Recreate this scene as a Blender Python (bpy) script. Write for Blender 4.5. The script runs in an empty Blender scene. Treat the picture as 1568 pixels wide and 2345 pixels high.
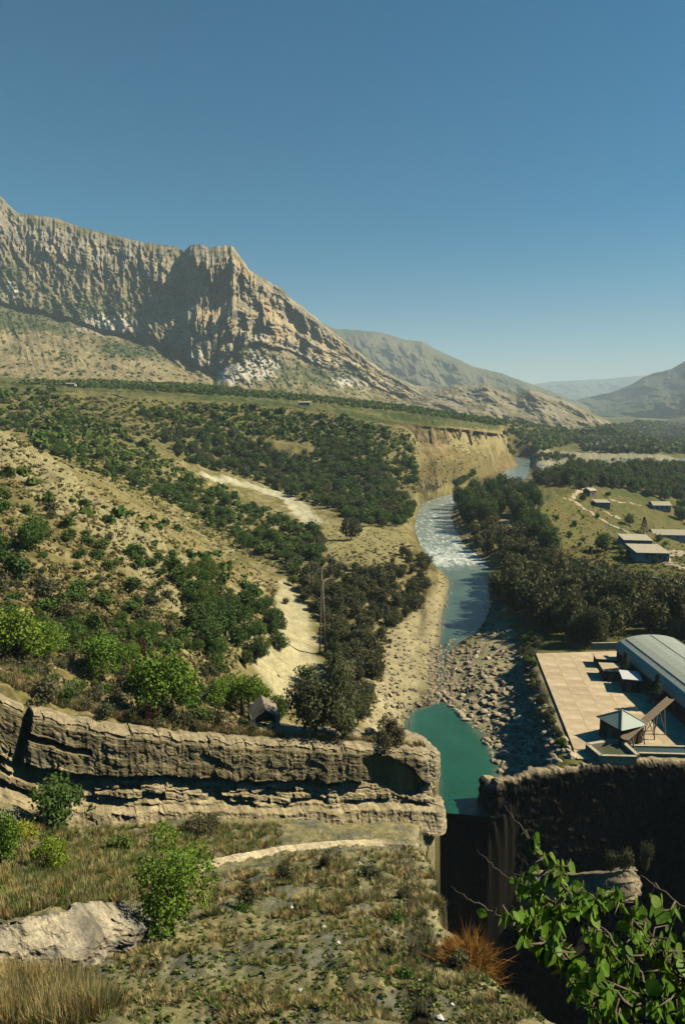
import bpy, math, random
import numpy as np
# ------------------------------------------------------------------ camera, sky, sun, exposure
CAMZ = 50.0
YZ = 6.4                           # height of the concrete yard above the river
FOC = 1563.0                       # focal length in photo units (photo taken as 1568 x 2344)
PITCH = math.radians(8.4)
scene = bpy.context.scene
COL = scene.collection
cam_d = bpy.data.cameras.new('camera'); cam = bpy.data.objects.new('camera', cam_d); COL.objects.link(cam)
cam_d.sensor_fit = 'VERTICAL'; cam_d.sensor_height = 36.0; cam_d.sensor_width = 24.0
cam_d.lens = 36.0 * FOC / 2344.0
cam_d.clip_start = 0.1; cam_d.clip_end = 60000.0
cam.location = (0, 0, CAMZ); cam.rotation_euler = (math.radians(90) - PITCH, 0, 0)
scene.camera = cam
SUN_EL = math.radians(42.0); SUN_AZ = math.radians(88.0)       # azimuth clockwise from the view direction
world = bpy.data.worlds.new('World'); scene.world = world; world.use_nodes = True
wn = world.node_tree.nodes; wl = world.node_tree.links
bg = wn['Background']; sky = wn.new('ShaderNodeTexSky'); sky.sky_type = 'NISHITA'; sky.sun_disc = False
sky.sun_elevation = SUN_EL; sky.sun_rotation = SUN_AZ
sky.altitude = 900; sky.air_density = 1.0; sky.dust_density = 0.8; sky.ozone_density = 1.8
sg = wn.new('ShaderNodeHueSaturation'); sg.inputs['Saturation'].default_value = 1.65; sg.inputs['Hue'].default_value = 0.482; wl.new(sky.outputs[0], sg.inputs['Color'])
wl.new(sg.outputs[0], bg.inputs[0]); bg.inputs[1].default_value = 0.05
sun_d = bpy.data.lights.new('sun', 'SUN'); sun = bpy.data.objects.new('sun', sun_d); COL.objects.link(sun)
sun_d.energy = 5.0; sun_d.angle = math.radians(0.5); sun_d.color = (1.0, 0.88, 0.66)
from mathutils import Vector
sd = Vector((math.cos(SUN_EL) * math.sin(SUN_AZ), math.cos(SUN_EL) * math.cos(SUN_AZ), math.sin(SUN_EL)))
sun.rotation_euler = (-sd).to_track_quat('-Z', 'Y').to_euler(); sun.location = (300, 0, 300)
vs = scene.view_settings; vs.view_transform = 'Standard'; vs.look = 'None'; vs.exposure = 0.62; vs.gamma = 1.0
vs.use_curve_mapping = False
scene.cycles.max_bounces = 4; scene.cycles.diffuse_bounces = 0; scene.cycles.glossy_bounces = 2
scene.cycles.transmission_bounces = 2; scene.cycles.volume_bounces = 1; scene.cycles.transparent_max_bounces = 4
scene.cycles.use_denoising = True

# ------------------------------------------------------------------ photo pixel -> direction -> point
CP, SP = math.cos(PITCH), math.sin(PITCH)
def ray(px, py):
    X = px - 784.0; Y = 1172.0 - py
    return np.array([X, FOC * CP + Y * SP, -FOC * SP + Y * CP])
def PZ(px, py, z):
    d = ray(px, py); t = (z - CAMZ) / d[2]; return d * t + [0, 0, CAMZ]
def PY(px, py, y):
    d = ray(px, py); return d * (y / d[1]) + [0, 0, CAMZ]
def PR(px, py, r):
    d = ray(px, py); return d * (r / np.linalg.norm(d)) + [0, 0, CAMZ]

# ------------------------------------------------------------------ noise
_rs = np.random.RandomState(7)
PERM = np.concatenate([_rs.permutation(256)] * 3)
GR = np.stack([np.cos(np.arange(256) * 2.399963), np.sin(np.arange(256) * 2.399963)], 1)
VAL = _rs.rand(256)
def perlin(x, y, seed=0):
    x = np.asarray(x, float) + seed * 17.13; y = np.asarray(y, float) + seed * 5.71
    xi = np.floor(x); yi = np.floor(y); xf = x - xi; yf = y - yi
    X = xi.astype(int) & 255; Y = yi.astype(int) & 255
    u = xf * xf * xf * (xf * (xf * 6 - 15) + 10); v = yf * yf * yf * (yf * (yf * 6 - 15) + 10)
    def g(ix, iy, dx, dy):
        h = GR[PERM[PERM[ix] + iy]]; return h[..., 0] * dx + h[..., 1] * dy
    a = g(X, Y, xf, yf); b = g(X + 1, Y, xf - 1, yf); c = g(X, Y + 1, xf, yf - 1); d = g(X + 1, Y + 1, xf - 1, yf - 1)
    return (a + u * (b - a) + v * ((c + u * (d - c)) - (a + u * (b - a)))) * 1.5
def fbm(x, y, oct=4, seed=0, gain=0.5, lac=2.03):
    s = 0; a = 1.0; t = 0
    for i in range(oct):
        s = s + a * perlin(x, y, seed + i * 3); t += a; a *= gain; x = x * lac; y = y * lac
    return s / t
def ridged(x, y, oct=4, seed=0, gain=0.5):
    s = 0; a = 1.0; t = 0
    for i in range(oct):
        s = s + a * (1 - 2 * np.abs(perlin(x, y, seed + i * 3))); t += a; a *= gain; x = x * 2.03; y = y * 2.03
    return s / t
def hash1(i, seed=0):
    return VAL[PERM[(np.asarray(i).astype(int) + seed * 31) & 255]]
def sst(a, b, x):
    t = np.clip((x - a) / (b - a), 0, 1); return t * t * (3 - 2 * t)
def lerp(a, b, t): return a + (b - a) * t
def mix3(a, b, t): return a + (np.asarray(b) - a) * t[..., None]

# ------------------------------------------------------------------ object helpers
def tag(o, label=None, cat=None, group=None, kind=None):
    if label: o['label'] = label
    if cat: o['category'] = cat
    if group: o['group'] = group
    if kind: o['kind'] = kind
    return o
def link(o, parent=None):
    COL.objects.link(o)
    if parent is not None: o.parent = parent
    return o
def empty(name, loc, rz=0.0):
    o = bpy.data.objects.new(name, None); o.location = loc; o.rotation_euler = (0, 0, rz); o.empty_display_size = 0.3
    return link(o)
def mesh_np(name, verts, faces, mat, smooth=True, colors=None, attrs=None):
    """faces: (n,3) or (n,4) int array"""
    verts = np.asarray(verts, np.float32); faces = np.asarray(faces, np.int32)
    me = bpy.data.meshes.new(name); k = faces.shape[1]
    me.vertices.add(len(verts)); me.vertices.foreach_set('co', verts.ravel())
    me.loops.add(faces.size); me.loops.foreach_set('vertex_index', faces.ravel())
    me.polygons.add(len(faces)); me.polygons.foreach_set('loop_start', np.arange(0, faces.size, k, dtype=np.int32))
    me.polygons.foreach_set('use_smooth', np.full(len(faces), smooth, bool))
    if colors is not None:
        ca = me.color_attributes.new('Col', 'FLOAT_COLOR', 'POINT')
        c4 = np.ones((len(verts), 4), np.float32); c4[:, :3] = colors; ca.data.foreach_set('color', c4.ravel())
    if attrs:
        for n, a in attrs.items():
            at = me.attributes.new(n, 'FLOAT', 'POINT'); at.data.foreach_set('value', np.asarray(a, np.float32).ravel())
    me.update(calc_edges=True); me.materials.append(mat)
    return me
def obj(name, me, parent=None):
    return link(bpy.data.objects.new(name, me), parent)
def grid_faces(nr, nc):
    i = np.arange(nr - 1)[:, None] * nc + np.arange(nc - 1)[None, :]
    return np.stack([i, i + 1, i + nc + 1, i + nc], -1).reshape(-1, 4)
BOXF = [(0, 3, 2, 1), (4, 5, 6, 7), (0, 1, 5, 4), (1, 2, 6, 5), (2, 3, 7, 6), (3, 0, 4, 7)]
class MB:
    def __init__(s): s.v = []; s.f = []
    def box(s, c, d, rz=0.0, tilt=0.0):
        n = len(s.v); cz, sz = math.cos(rz), math.sin(rz); ct, st = math.cos(tilt), math.sin(tilt)
        for z in (-1, 1):
            for x, y in ((-1, -1), (1, -1), (1, 1), (-1, 1)):
                X, Y, Z = x * d[0] / 2, y * d[1] / 2, z * d[2] / 2
                X, Z = X * ct - Z * st, X * st + Z * ct
                s.v.append((c[0] + X * cz - Y * sz, c[1] + X * sz + Y * cz, c[2] + Z))
        s.f += [tuple(n + i for i in q) for q in BOXF]; return s
    def poly(s, vs, fs):
        n = len(s.v); s.v += [tuple(v) for v in vs]; s.f += [tuple(n + i for i in q) for q in fs]; return s
    def bar(s, a, b, w, w2=None):
        """square bar between two points"""
        a = Vector(a); b = Vector(b); d = (b - a).normalized()
        u = d.cross(Vector((0, 0, 1)));
        if u.length < 1e-3: u = Vector((1, 0, 0))
        u.normalize(); v = d.cross(u); w2 = w2 or w; n = len(s.v)
        for p, ww in ((a, w), (b, w2)):
            for x, y in ((-1, -1), (1, -1), (1, 1), (-1, 1)): s.v.append(tuple(p + u * x * ww / 2 + v * y * ww / 2))
        s.f += [tuple(n + i for i in q) for q in BOXF]; return s
    def tube(s, pts, rad, k=6):
        n = len(s.v); pts = [Vector(p) for p in pts]
        for i, p in enumerate(pts):
            d = (pts[min(i + 1, len(pts) - 1)] - pts[max(i - 1, 0)]).normalized()
            u = d.cross(Vector((0.31, 0.2, 0.93)));
            if u.length < 1e-3: u = Vector((1, 0, 0))
            u.normalize(); v = d.cross(u)
            for j in range(k):
                a = 2 * math.pi * j / k; s.v.append(tuple(p + (u * math.cos(a) + v * math.sin(a)) * rad[i]))
        for i in range(len(pts) - 1):
            for j in range(k):
                s.f.append((n + i * k + j, n + i * k + (j + 1) % k, n + (i + 1) * k + (j + 1) % k, n + (i + 1) * k + j))
        s.f.append(tuple(n + j for j in reversed(range(k)))); s.f.append(tuple(n + (len(pts) - 1) * k + j for j in range(k)))
        return s
    def mesh(s, name, mat, smooth=False):
        me = bpy.data.meshes.new(name); me.from_pydata(s.v, [], s.f); me.update(); me.materials.append(mat)
        if smooth: me.polygons.foreach_set('use_smooth', [True] * len(me.polygons))
        return me
    def build(s, name, mat, parent=None, smooth=False):
        return obj(name, s.mesh(name, mat, smooth), parent)

# ------------------------------------------------------------------ materials
def new_mat(name, rough=0.9, spec=0.2):
    m = bpy.data.materials.new(name); m.use_nodes = True; nt = m.node_tree
    b = nt.nodes['Principled BSDF']; b.inputs['Roughness'].default_value = rough
    b.inputs['Specular IOR Level'].default_value = spec
    return m, nt, b
def N(nt, t, **kw):
    n = nt.nodes.new(t)
    for k, v in kw.items(): setattr(n, k, v)
    return n
def noise_node(nt, scale, detail=4, rough=0.6, vec=None, dist=0.0):
    n = N(nt, 'ShaderNodeTexNoise'); n.inputs['Scale'].default_value = scale; n.inputs['Detail'].default_value = detail
    n.inputs['Roughness'].default_value = rough; n.inputs['Distortion'].default_value = dist
    if vec is not None: nt.links.new(vec, n.inputs['Vector'])
    return n
def ramp(nt, fac, stops):
    r = N(nt, 'ShaderNodeValToRGB'); e = r.color_ramp.elements
    while len(e) < len(stops): e.new(0.5)
    for i, (p, c) in enumerate(stops): e[i].position = p; e[i].color = (*c, 1) if len(c) == 3 else c
    nt.links.new(fac, r.inputs[0]); return r
def mixc(nt, fac, a, b, blend='MIX'):
    m = N(nt, 'ShaderNodeMix', data_type='RGBA', blend_type=blend)
    for s, v in ((m.inputs[0], fac), (m.inputs[6], a), (m.inputs[7], b)):
        if hasattr(v, 'is_output'): nt.links.new(v, s)
        elif isinstance(v, (int, float)): s.default_value = v
        else: s.default_value = (*v, 1)
    return m.outputs[2]
def bump(nt, b, h, strength, dist):
    n = N(nt, 'ShaderNodeBump'); n.inputs['Strength'].default_value = strength; n.inputs['Distance'].default_value = dist
    nt.links.new(h, n.inputs['Height']); nt.links.new(n.outputs[0], b.inputs['Normal'])
def ground_mat(name, scales, lo=0.72, hi=1.28, bmp=0.4, bd=0.3, rough=0.95):
    m, nt, b = new_mat(name, rough, 0.1)
    at = N(nt, 'ShaderNodeAttribute', attribute_name='Col'); tc = N(nt, 'ShaderNodeTexCoord')
    c = at.outputs['Color']; hgt = None
    for s in scales:
        n = noise_node(nt, s, 5, 0.65, tc.outputs['Object'])
        r = ramp(nt, n.outputs[0], [(0.3, (lo,) * 3), (0.7, (hi,) * 3)])
        c = mixc(nt, 1.0, c, r.outputs[0], 'MULTIPLY'); hgt = n
    nt.links.new(c, b.inputs['Base Color']); bump(nt, b, hgt.outputs[0], bmp, bd)
    return m
M = {}
M['ground'] = ground_mat('ground_soil', (0.35, 2.2), 0.75, 1.25, 0.5, 0.25)
M['slab'] = ground_mat('slab_rock', (1.6, 6.0, 22.0), 0.62, 1.36, 0.9, 0.05)
M['ledge'] = ground_mat('ledge_rock', (0.9, 3.0, 10.0), 0.66, 1.3, 0.9, 0.10)
M['cliff'] = ground_mat('cliff_rock', (0.03, 0.17), 0.62, 1.3, 0.8, 4.0)
M['far'] = ground_mat('far_rock', (0.004, 0.03), 0.85, 1.15, 0.6, 14.0)
def plain(name, col, rough=0.85, var=0.2, scale=3.0, spec=0.2, bmp=0.0, rnd=0.0, metal=0.0, stretch=None):
    m, nt, b = new_mat(name, rough, spec); tc = N(nt, 'ShaderNodeTexCoord'); vec = tc.outputs['Object']
    if stretch:
        mp = N(nt, 'ShaderNodeMapping'); mp.inputs['Scale'].default_value = stretch; nt.links.new(vec, mp.inputs[0]); vec = mp.outputs[0]
    n = noise_node(nt, scale, 5, 0.65, vec)
    r = ramp(nt, n.outputs[0], [(0.28, tuple(x * (1 - var) for x in col)), (0.72, tuple(min(1, x * (1 + var)) for x in col))])
    c = r.outputs[0]
    if rnd:
        oi = N(nt, 'ShaderNodeObjectInfo'); rr = ramp(nt, oi.outputs['Random'], [(0, (1 - rnd,) * 3), (1, (1 + rnd,) * 3)])
        c = mixc(nt, 1.0, c, rr.outputs[0], 'MULTIPLY')
    nt.links.new(c, b.inputs['Base Color']); b.inputs['Metallic'].default_value = metal
    if bmp: bump(nt, b, n.outputs[0], bmp, 0.05)
    return m
def leaf_mat(name, cols, trans=0.25, rough=0.7, spec=0.15):
    """foliage: colour varies by plant and by clump"""
    m, nt, b = new_mat(name, rough, spec); out = nt.nodes['Material Output']
    oi = N(nt, 'ShaderNodeObjectInfo'); tc = N(nt, 'ShaderNodeTexCoord')
    k = len(cols); r1 = ramp(nt, oi.outputs['Random'], [(i / (k - 1), c) for i, c in enumerate(cols)])
    n = noise_node(nt, 3.5, 3, 0.7, tc.outputs['Object'])
    r2 = ramp(nt, n.outputs[0], [(0.3, (0.62, 0.66, 0.6)), (0.7, (1.4, 1.34, 1.25))])
    c = mixc(nt, 1.0, r1.outputs[0], r2.outputs[0], 'MULTIPLY')
    nt.links.new(c, b.inputs['Base Color'])
    t = N(nt, 'ShaderNodeBsdfTranslucent'); nt.links.new(c, t.inputs[0])
    ms = N(nt, 'ShaderNodeMixShader'); ms.inputs[0].default_value = trans
    nt.links.new(b.outputs[0], ms.inputs[1]); nt.links.new(t.outputs[0], ms.inputs[2]); nt.links.new(ms.outputs[0], out.inputs[0])
    return m
M['leaf_broad'] = leaf_mat('broadleaf', [(0.055, 0.105, 0.026), (0.080, 0.140, 0.032), (0.100, 0.150, 0.030), (0.062, 0.110, 0.034)])
M['leaf_willow'] = leaf_mat('willow_leaf', [(0.085, 0.105, 0.046), (0.115, 0.125, 0.058), (0.130, 0.122, 0.056), (0.095, 0.115, 0.060)])
M['leaf_brown'] = leaf_mat('brown_willow_leaf', [(0.085, 0.098, 0.040), (0.112, 0.110, 0.046), (0.075, 0.095, 0.038)])
M['leaf_bright'] = leaf_mat('bright_leaf', [(0.16, 0.26, 0.030), (0.12, 0.22, 0.030), (0.21, 0.29, 0.035)])
M['leaf_mid'] = leaf_mat('mid_leaf', [(0.080, 0.150, 0.028), (0.072, 0.138, 0.032), (0.115, 0.165, 0.034)])
M['leaf_yellow'] = leaf_mat('yellow_leaf', [(0.273, 0.286, 0.033), (0.221, 0.260, 0.033)])
M['leaf_grey'] = leaf_mat('grey_leaf', [(0.098, 0.111, 0.058), (0.124, 0.127, 0.065), (0.111, 0.104, 0.052), (0.078, 0.098, 0.046)])
M['leaf_red'] = leaf_mat('red_leaf', [(0.111, 0.046, 0.029), (0.098, 0.052, 0.033)])
M['leaf_conifer'] = leaf_mat('conifer_needles', [(0.033, 0.054, 0.027), (0.042, 0.063, 0.030)], 0.1)
M['leaf_near'] = leaf_mat('near_leaf', [(0.12, 0.25, 0.028), (0.15, 0.28, 0.03), (0.22, 0.33, 0.04), (0.10, 0.20, 0.03)], 0.45, 0.5, 0.35)
M['orange_stem'] = leaf_mat('dry_orange_stem', [(0.30, 0.15, 0.035), (0.26, 0.13, 0.03)], 0.15, 0.9, 0.1)
M['bark'] = plain('bark', (0.085, 0.065, 0.045), 0.95, 0.35, 6.0)
M['twig'] = plain('twig', (0.14, 0.11, 0.08), 0.85, 0.3, 20.0)
M['boulder'] = plain('boulder_stone', (0.36, 0.30, 0.20), 0.95, 0.3, 1.5, 0.1, 0.4, 0.28)
M['concrete'] = plain('concrete', (0.46, 0.37, 0.24), 0.95, 0.24, 0.35, 0.1, 0.2, 0.10)
M['concrete_wall'] = plain('concrete_wall', (0.42, 0.37, 0.26), 0.95, 0.25, 1.2, 0.1, 0.2)
M['plaster'] = plain('old_plaster', (0.42, 0.38, 0.30), 0.95, 0.3, 0.8, 0.1, 0.2, 0.12)
M['stone_wall'] = plain('stone_wall', (0.22, 0.19, 0.14), 0.95, 0.35, 1.6, 0.1, 0.4, 0.1)
M['roof_slate'] = plain('asbestos_roof', (0.40, 0.36, 0.26), 0.95, 0.2, 1.5, 0.1, 0.2, 0.06)
M['roof_shed'] = plain('pale_green_sheet_roof', (0.40, 0.44, 0.36), 0.45, 0.12, 0.7, 0.4)
M['roof_green'] = plain('green_metal_roof', (0.20, 0.28, 0.23), 0.5, 0.12, 0.7, 0.4)
M['roof_pale'] = plain('pale_metal_roof', (0.42, 0.42, 0.33), 0.5, 0.12, 0.7, 0.4)
M['roof_white'] = plain('white_sheet_roof', (0.55, 0.56, 0.55), 0.6, 0.12, 1.0, 0.3)
M['dark_wall'] = plain('brown_timber_wall', (0.085, 0.055, 0.038), 0.9, 0.3, 2.0)
M['dark_open'] = plain('dark_opening', (0.015, 0.014, 0.013), 0.9, 0.2, 2.0)
M['wood'] = plain('grey_wood', (0.24, 0.19, 0.13), 0.9, 0.3, 4.0)
M['metal'] = plain('dull_steel', (0.16, 0.15, 0.13), 0.6, 0.2, 4.0, 0.4)
M['white'] = plain('white_stone', (0.62, 0.60, 0.54), 0.9, 0.2, 6.0)
M['wire'] = plain('wire', (0.10, 0.10, 0.10), 0.6, 0.1, 1.0)

def vcol_mat(name, trans=0.3):
    m, nt, b = new_mat(name, 0.9, 0.1); at = N(nt, 'ShaderNodeAttribute', attribute_name='Col'); nt.links.new(at.outputs['Color'], b.inputs['Base Color'])
    t = N(nt, 'ShaderNodeBsdfTranslucent'); nt.links.new(at.outputs['Color'], t.inputs[0]); ms = N(nt, 'ShaderNodeMixShader'); ms.inputs[0].default_value = trans
    nt.links.new(b.outputs[0], ms.inputs[1]); nt.links.new(t.outputs[0], ms.inputs[2]); nt.links.new(ms.outputs[0], nt.nodes['Material Output'].inputs[0]); return m
M['grass'] = vcol_mat('dry_grass')
M['basin_water'] = plain('basin_water', (0.085, 0.10, 0.055), 0.15, 0.15, 0.6, 0.5)
M['channel_water'] = plain('channel_water', (0.05, 0.085, 0.08), 0.12, 0.15, 0.8, 0.5)
M['road'] = plain('pale_dirt_road', (0.40, 0.33, 0.22), 0.95, 0.22, 0.5, 0.1)
# ------------------------------------------------------------------ terrain: height field from control points
def seg_dist(x, y, pts, closed=False):
    d = np.full(np.shape(x), 1e9)
    n = len(pts)
    for i in range(n if closed else n - 1):
        ax, ay = pts[i][0], pts[i][1]; bx, by = pts[(i + 1) % n][0], pts[(i + 1) % n][1]
        vx, vy = bx - ax, by - ay; L = vx * vx + vy * vy + 1e-9
        t = np.clip(((x - ax) * vx + (y - ay) * vy) / L, 0, 1)
        d = np.minimum(d, np.hypot(x - ax - t * vx, y - ay - t * vy))
    return d
def in_poly(x, y, pts):
    c = np.zeros(np.shape(x), bool); n = len(pts)
    for i in range(n):
        ax, ay = pts[i][0], pts[i][1]; bx, by = pts[(i + 1) % n][0], pts[(i + 1) % n][1]
        if ay == by: continue
        c ^= ((ay > y) != (by > y)) & (x < (bx - ax) * (y - ay) / (by - ay) + ax)
    return c
def sdist(x, y, pts):
    d = seg_dist(x, y, pts, True); return np.where(in_poly(x, y, pts), -d, d)
class RBF:
    def __init__(s, P):
        P = np.asarray(P, float); s.q = s.key(P[:, 0], P[:, 1]); n = len(P)
        K = np.linalg.norm(s.q[:, None] - s.q[None], axis=2); A = np.zeros((n + 3, n + 3)); A[:n, :n] = K - np.eye(n) * 1e-3
        A[:n, n] = 1; A[:n, n + 1:] = s.q; A[n, :n] = 1; A[n + 1:, :n] = s.q.T
        s.w = np.linalg.solve(A, np.concatenate([P[:, 2], np.zeros(3)]))
    def key(s, x, y):
        return np.stack([np.arctan2(x, np.maximum(y, 0.1)) * 2.0, np.log(np.hypot(x, y) + 3.0)], -1)
    def __call__(s, x, y):
        q = s.key(x, y); n = len(s.q); out = s.w[n] + q[..., 0] * s.w[n + 1] + q[..., 1] * s.w[n + 2]
        for i in range(n): out = out + s.w[i] * np.hypot(q[..., 0] - s.q[i, 0], q[..., 1] - s.q[i, 1])
        return out
# the rock ledge: top edge (photo px, py, distance)
LEDGE_PX = [(-260, 1540, 42.0), (-100, 1570, 44.5), (0, 1597, 46), (60, 1628, 47), (100, 1643, 47.6), (180, 1664, 48.6), (300, 1678, 50), (450, 1693, 52.5), (600, 1705, 55),
            (750, 1712, 57.5), (880, 1718, 59.8), (985, 1730, 61.8)]
LEDGE = np.array([PY(*p) for p in LEDGE_PX])
tipx, tipy, tipz = LEDGE[-1]
LEDGE_ALL = np.vstack([LEDGE, [[tipx + 0.9, tipy + 0.9, tipz - .3], [tipx + 0.9, tipy + 3.0, tipz - .5], [tipx - 0.3, tipy + 7, tipz - 1.2], [tipx - 3, tipy + 12, tipz - 3]]])
GORGE = [(tipx + 0.6, tipy + 0.4), (tipx - 0.6, 59.5)] + [tuple(PY(*p)[:2]) for p in ((966, 1915, 55.5), (985, 1960, 44), (1000, 2000, 34.7), (1020, 2110, 23.8), (1130, 2235, 17.6), (1290, 2344, 14.7))] + \
        [(8.6, 9), (13, 3), (20, -15), (58, -15), (57, 40), (55, 66)] + [tuple(PZ(*p)[:2]) for p in ((1700, 1742, YZ), (1568, 1745, YZ), (1450, 1742, YZ), (1340, 1754, YZ - .6), (1200, 1777, YZ - 1.2), (1122, 1802, YZ - 1.8))] + [(18.6, 79.6), (12.4, 80.6), (tipx + 2.2, tipy + 14), (tipx + 1.6, tipy + 5)]
slab_pts = [PY(*p) for p in ((784, 2344, 14), (784, 2250, 16.2), (784, 2100, 22.6), (784, 2000, 30.3), (784, 1950, 37), (784, 1890, 57), (600, 1875, 54.5), (400, 1890, 50), (200, 1900, 47.3),
            (0, 1840, 44.5), (-200, 1800, 42), (400, 1960, 38), (100, 1960, 33.5), (-150, 1960, 31), (400, 2100, 22.8), (100, 2120, 21), (-150, 2120, 20), (400, 2250, 16.6), (100, 2250, 16), (-150, 2250, 15.5),
            (400, 2344, 14), (100, 2344, 13.6), (-200, 2344, 13), (980, 1898, 60), (970, 1930, 50), (1000, 2000, 34.7), (1020, 2110, 23.8), (1130, 2235, 17.6), (1290, 2344, 14.7), (1100, 2344, 14.3), (1000, 2250, 16.8))]
slab_pts += [np.array(p) for p in ((0, 0, 48.3), (-2, 0, 48.4), (2, 0, 48.2), (0, 1.2, 48.0), (-3, 1.5, 48.2), (2.2, 1.6, 47.6), (0, 5, 41.5), (4, 5, 41), (-5, 5, 42), (6, 9, 39.2), (-9, 9, 39.5), (-20, 10, 41), (-40, 20, 40), (-45, 35, 34), (10, 2, 44), (14, 40, 20), (12, 62, 10))]
low_pts = [q + np.array([-0.5, o, 0.15 * o ** .5]) for q in LEDGE for o in (0.5, 3.0)]
low_pts += [PY(*p) for p in ((0, 1540, 55), (0, 1460, 65), (0, 1380, 76), (0, 1250, 96), (0, 1100, 130), (0, 995, 170), (-250, 1400, 70), (-250, 1150, 110), (-250, 980, 170), (200, 1600, 60), (200, 1500, 71), (200, 1400, 84), (200, 1300, 100), (200, 1130, 155), (200, 1090, 185),
            (400, 1620, 66), (400, 1540, 76), (400, 1420, 93), (400, 1300, 122), (400, 1235, 160), (560, 1650, 72), (560, 1580, 84), (540, 1480, 100), (560, 1400, 118), (560, 1335, 150), (640, 1330, 170), (800, 1695, 70), (700, 1670, 78), (880, 1700, 76),
            (300, 1005, 400), (130, 985, 360), (-50, 975, 340), (420, 1060, 370))]
low_pts += [np.array(p, float) for p in ((-100, 250, 30), (-140, 290, 38), (-60, 240, 14), (-40, 215, 7), (-190, 300, 46), (-25, 195, 4.8))]
low_pts += [PZ(*p) for p in ((670, 1400, 5), (680, 1500, 4), (640, 1590, 5), (620, 1370, 6), (800, 1400, 4), (900, 1350, 3), (800, 1550, 3.5), (720, 1630, 4.5), (830, 1260, 4.5), (760, 1200, 5), (900, 1220, 4), (940, 1180, 3),
            (500, 1095, 14), (690, 1150, 6), (600, 1120, 9), (850, 1160, 5), (900, 1145, 4), (1470, 1260, 6), (1568, 1180, 7), (1370, 1140, 6), (1150, 1250, 3), (1250, 1400, 4), (1450, 1420, 5), (1500, 1080, 8), (1400, 1030, 6), (1568, 1015, 8),
            (1300, 1060, 1), (1450, 1060, 1.4), (1250, 1250, 4), (900, 1500, 2), (870, 1600, 2.6), (1100, 1560, 2), (1180, 1600, 2), (1150, 1690, 1.3), (1225, 1495, YZ - .5), (1700, 1500, YZ), (1900, 1300, 8), (1900, 1060, 10), (1180, 1420, 3), (1250, 1730, 4.0), (1060, 1230, 2), (1180, 1180, 4), (1100, 1140, 3), (905, 1665, 1.6), (930, 1625, 1.2), (880, 1650, 2.6), (960, 1560, 1.2), (1060, 1610, 1.4), (1110, 1650, 1.2), (1150, 1720, 2.0), (1200, 1700, 2.6), (1170, 1770, 2.4), (1215, 1640, 2.8), (1270, 1720, 4.6), (930, 1450, 2), (985, 1400, 1.2), (1140, 1460, 2), (1180, 1520, 2.2), (1070, 1520, 1.2))]
low_pts += [np.array(p, float) for p in ((10.5, 70, 9), (9, 78, 3.5), (6, 82, 6), (8, 90, 1.5), (30, 70, 7.5), (70, 60, 9), (90, 100, 10), (0, 2500, 12), (600, 2500, 15), (1500, 2500, 30), (-500, 2500, 60), (0, 12000, 20), (4000, 12000, 20), (-4000, 12000, 60), (100, 20, 9), (-250, 200, 60), (-400, 350, 66))]
plat_pts = [PY(*p) for p in ((-250, 880, 420), (0, 905, 470), (150, 893, 480), (400, 908, 510), (560, 922, 515), (700, 938, 520), (820, 957, 510), (900, 965, 515), (1000, 973, 535), (1130, 987, 620), (0, 868, 700), (400, 880, 800), (700, 908, 850), (900, 928, 900), (1100, 958, 1000), (1300, 985, 1100), (1450, 1000, 1500), (1200, 975, 800))]
plat_pts += [np.array(p, float) for p in ((-800, 1500, 110), (0, 3000, 70), (600, 3000, 40), (-2000, 6000, 120), (2000, 6000, 40))]
slab_f, low_f, plat_f = RBF(slab_pts), RBF(low_pts), RBF(plat_pts)
PLAT = [tuple(PY(px, 940, y)[:2]) for px, y in ((-500, 360), (-250, 400), (0, 435), (150, 448), (200, 480), (260, 458), (400, 490), (560, 500), (700, 505), (820, 500), (900, 500), (1000, 520), (1060, 560), (1125, 612), (1150, 645), (1146, 760), (1185, 900), (1310, 1150), (1400, 1600), (1460, 2600))] + [(800, 12000), (-12000, 12000), (-12000, 330)]
RIV = [((1176, 1047), (1215, 1047)), ((1164, 1073), (1206, 1071)), ((1120, 1112), (1192, 1100)), ((1050, 1130), (1135, 1128)), ((985, 1145), (1046, 1150)), ((960, 1170), (1034, 1172)), ((958, 1210), (1032, 1203)), ((967, 1250), (1058, 1245)),
       ((990, 1285), (1105, 1283)), ((1018, 1312), (1118, 1308)), ((1028, 1340), (1117, 1345)), ((1020, 1385), (1120, 1392)), ((1010, 1435), (1095, 1438)), ((1008, 1475), (1046, 1472)), ((1005, 1512), (1019, 1508)), ((1004, 1560), (1015, 1560)), ((1003, 1606), (1018, 1604)),
       ((945, 1632), (1064, 1635)), ((930, 1672), (1094, 1672)), ((948, 1710), (1130, 1712)), ((985, 1757), (1142, 1757)), ((1000, 1800), (1128, 1798))]
FOAM = [.45, .5, .6, .9, .8, .85, .9, 1.0, 1.25, .55, .06, .02, .02, .05, .55, .6, .25, 0, 0, 0, 0, 0, 0]
def catmull(P, n):
    P = np.asarray(P, float); P = np.vstack([2 * P[0] - P[1], P, 2 * P[-1] - P[-2]]); out = []
    for i in range(1, len(P) - 2):
        t = np.linspace(0, 1, n, endpoint=False)[:, None]; a, b, c, d = P[i - 1], P[i], P[i + 1], P[i + 2]
        out.append(.5 * (2 * b + (c - a) * t + (2 * a - 5 * b + 4 * c - d) * t * t + (3 * b - a - 3 * c + d) * t ** 3))
    return np.vstack(out + [P[-2][None]])
RL = [PZ(*l, 0)[:2] for l, r in RIV] + [np.array([11.8, 79.6])]; RRt = [PZ(*r, 0)[:2] for l, r in RIV] + [np.array([19.2, 78.4])]
RL = catmull(RL, 8); RRt = catmull(RRt, 8); RFO = np.interp(np.linspace(0, len(FOAM) - 1, len(RL)), range(len(FOAM)), FOAM)
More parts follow.
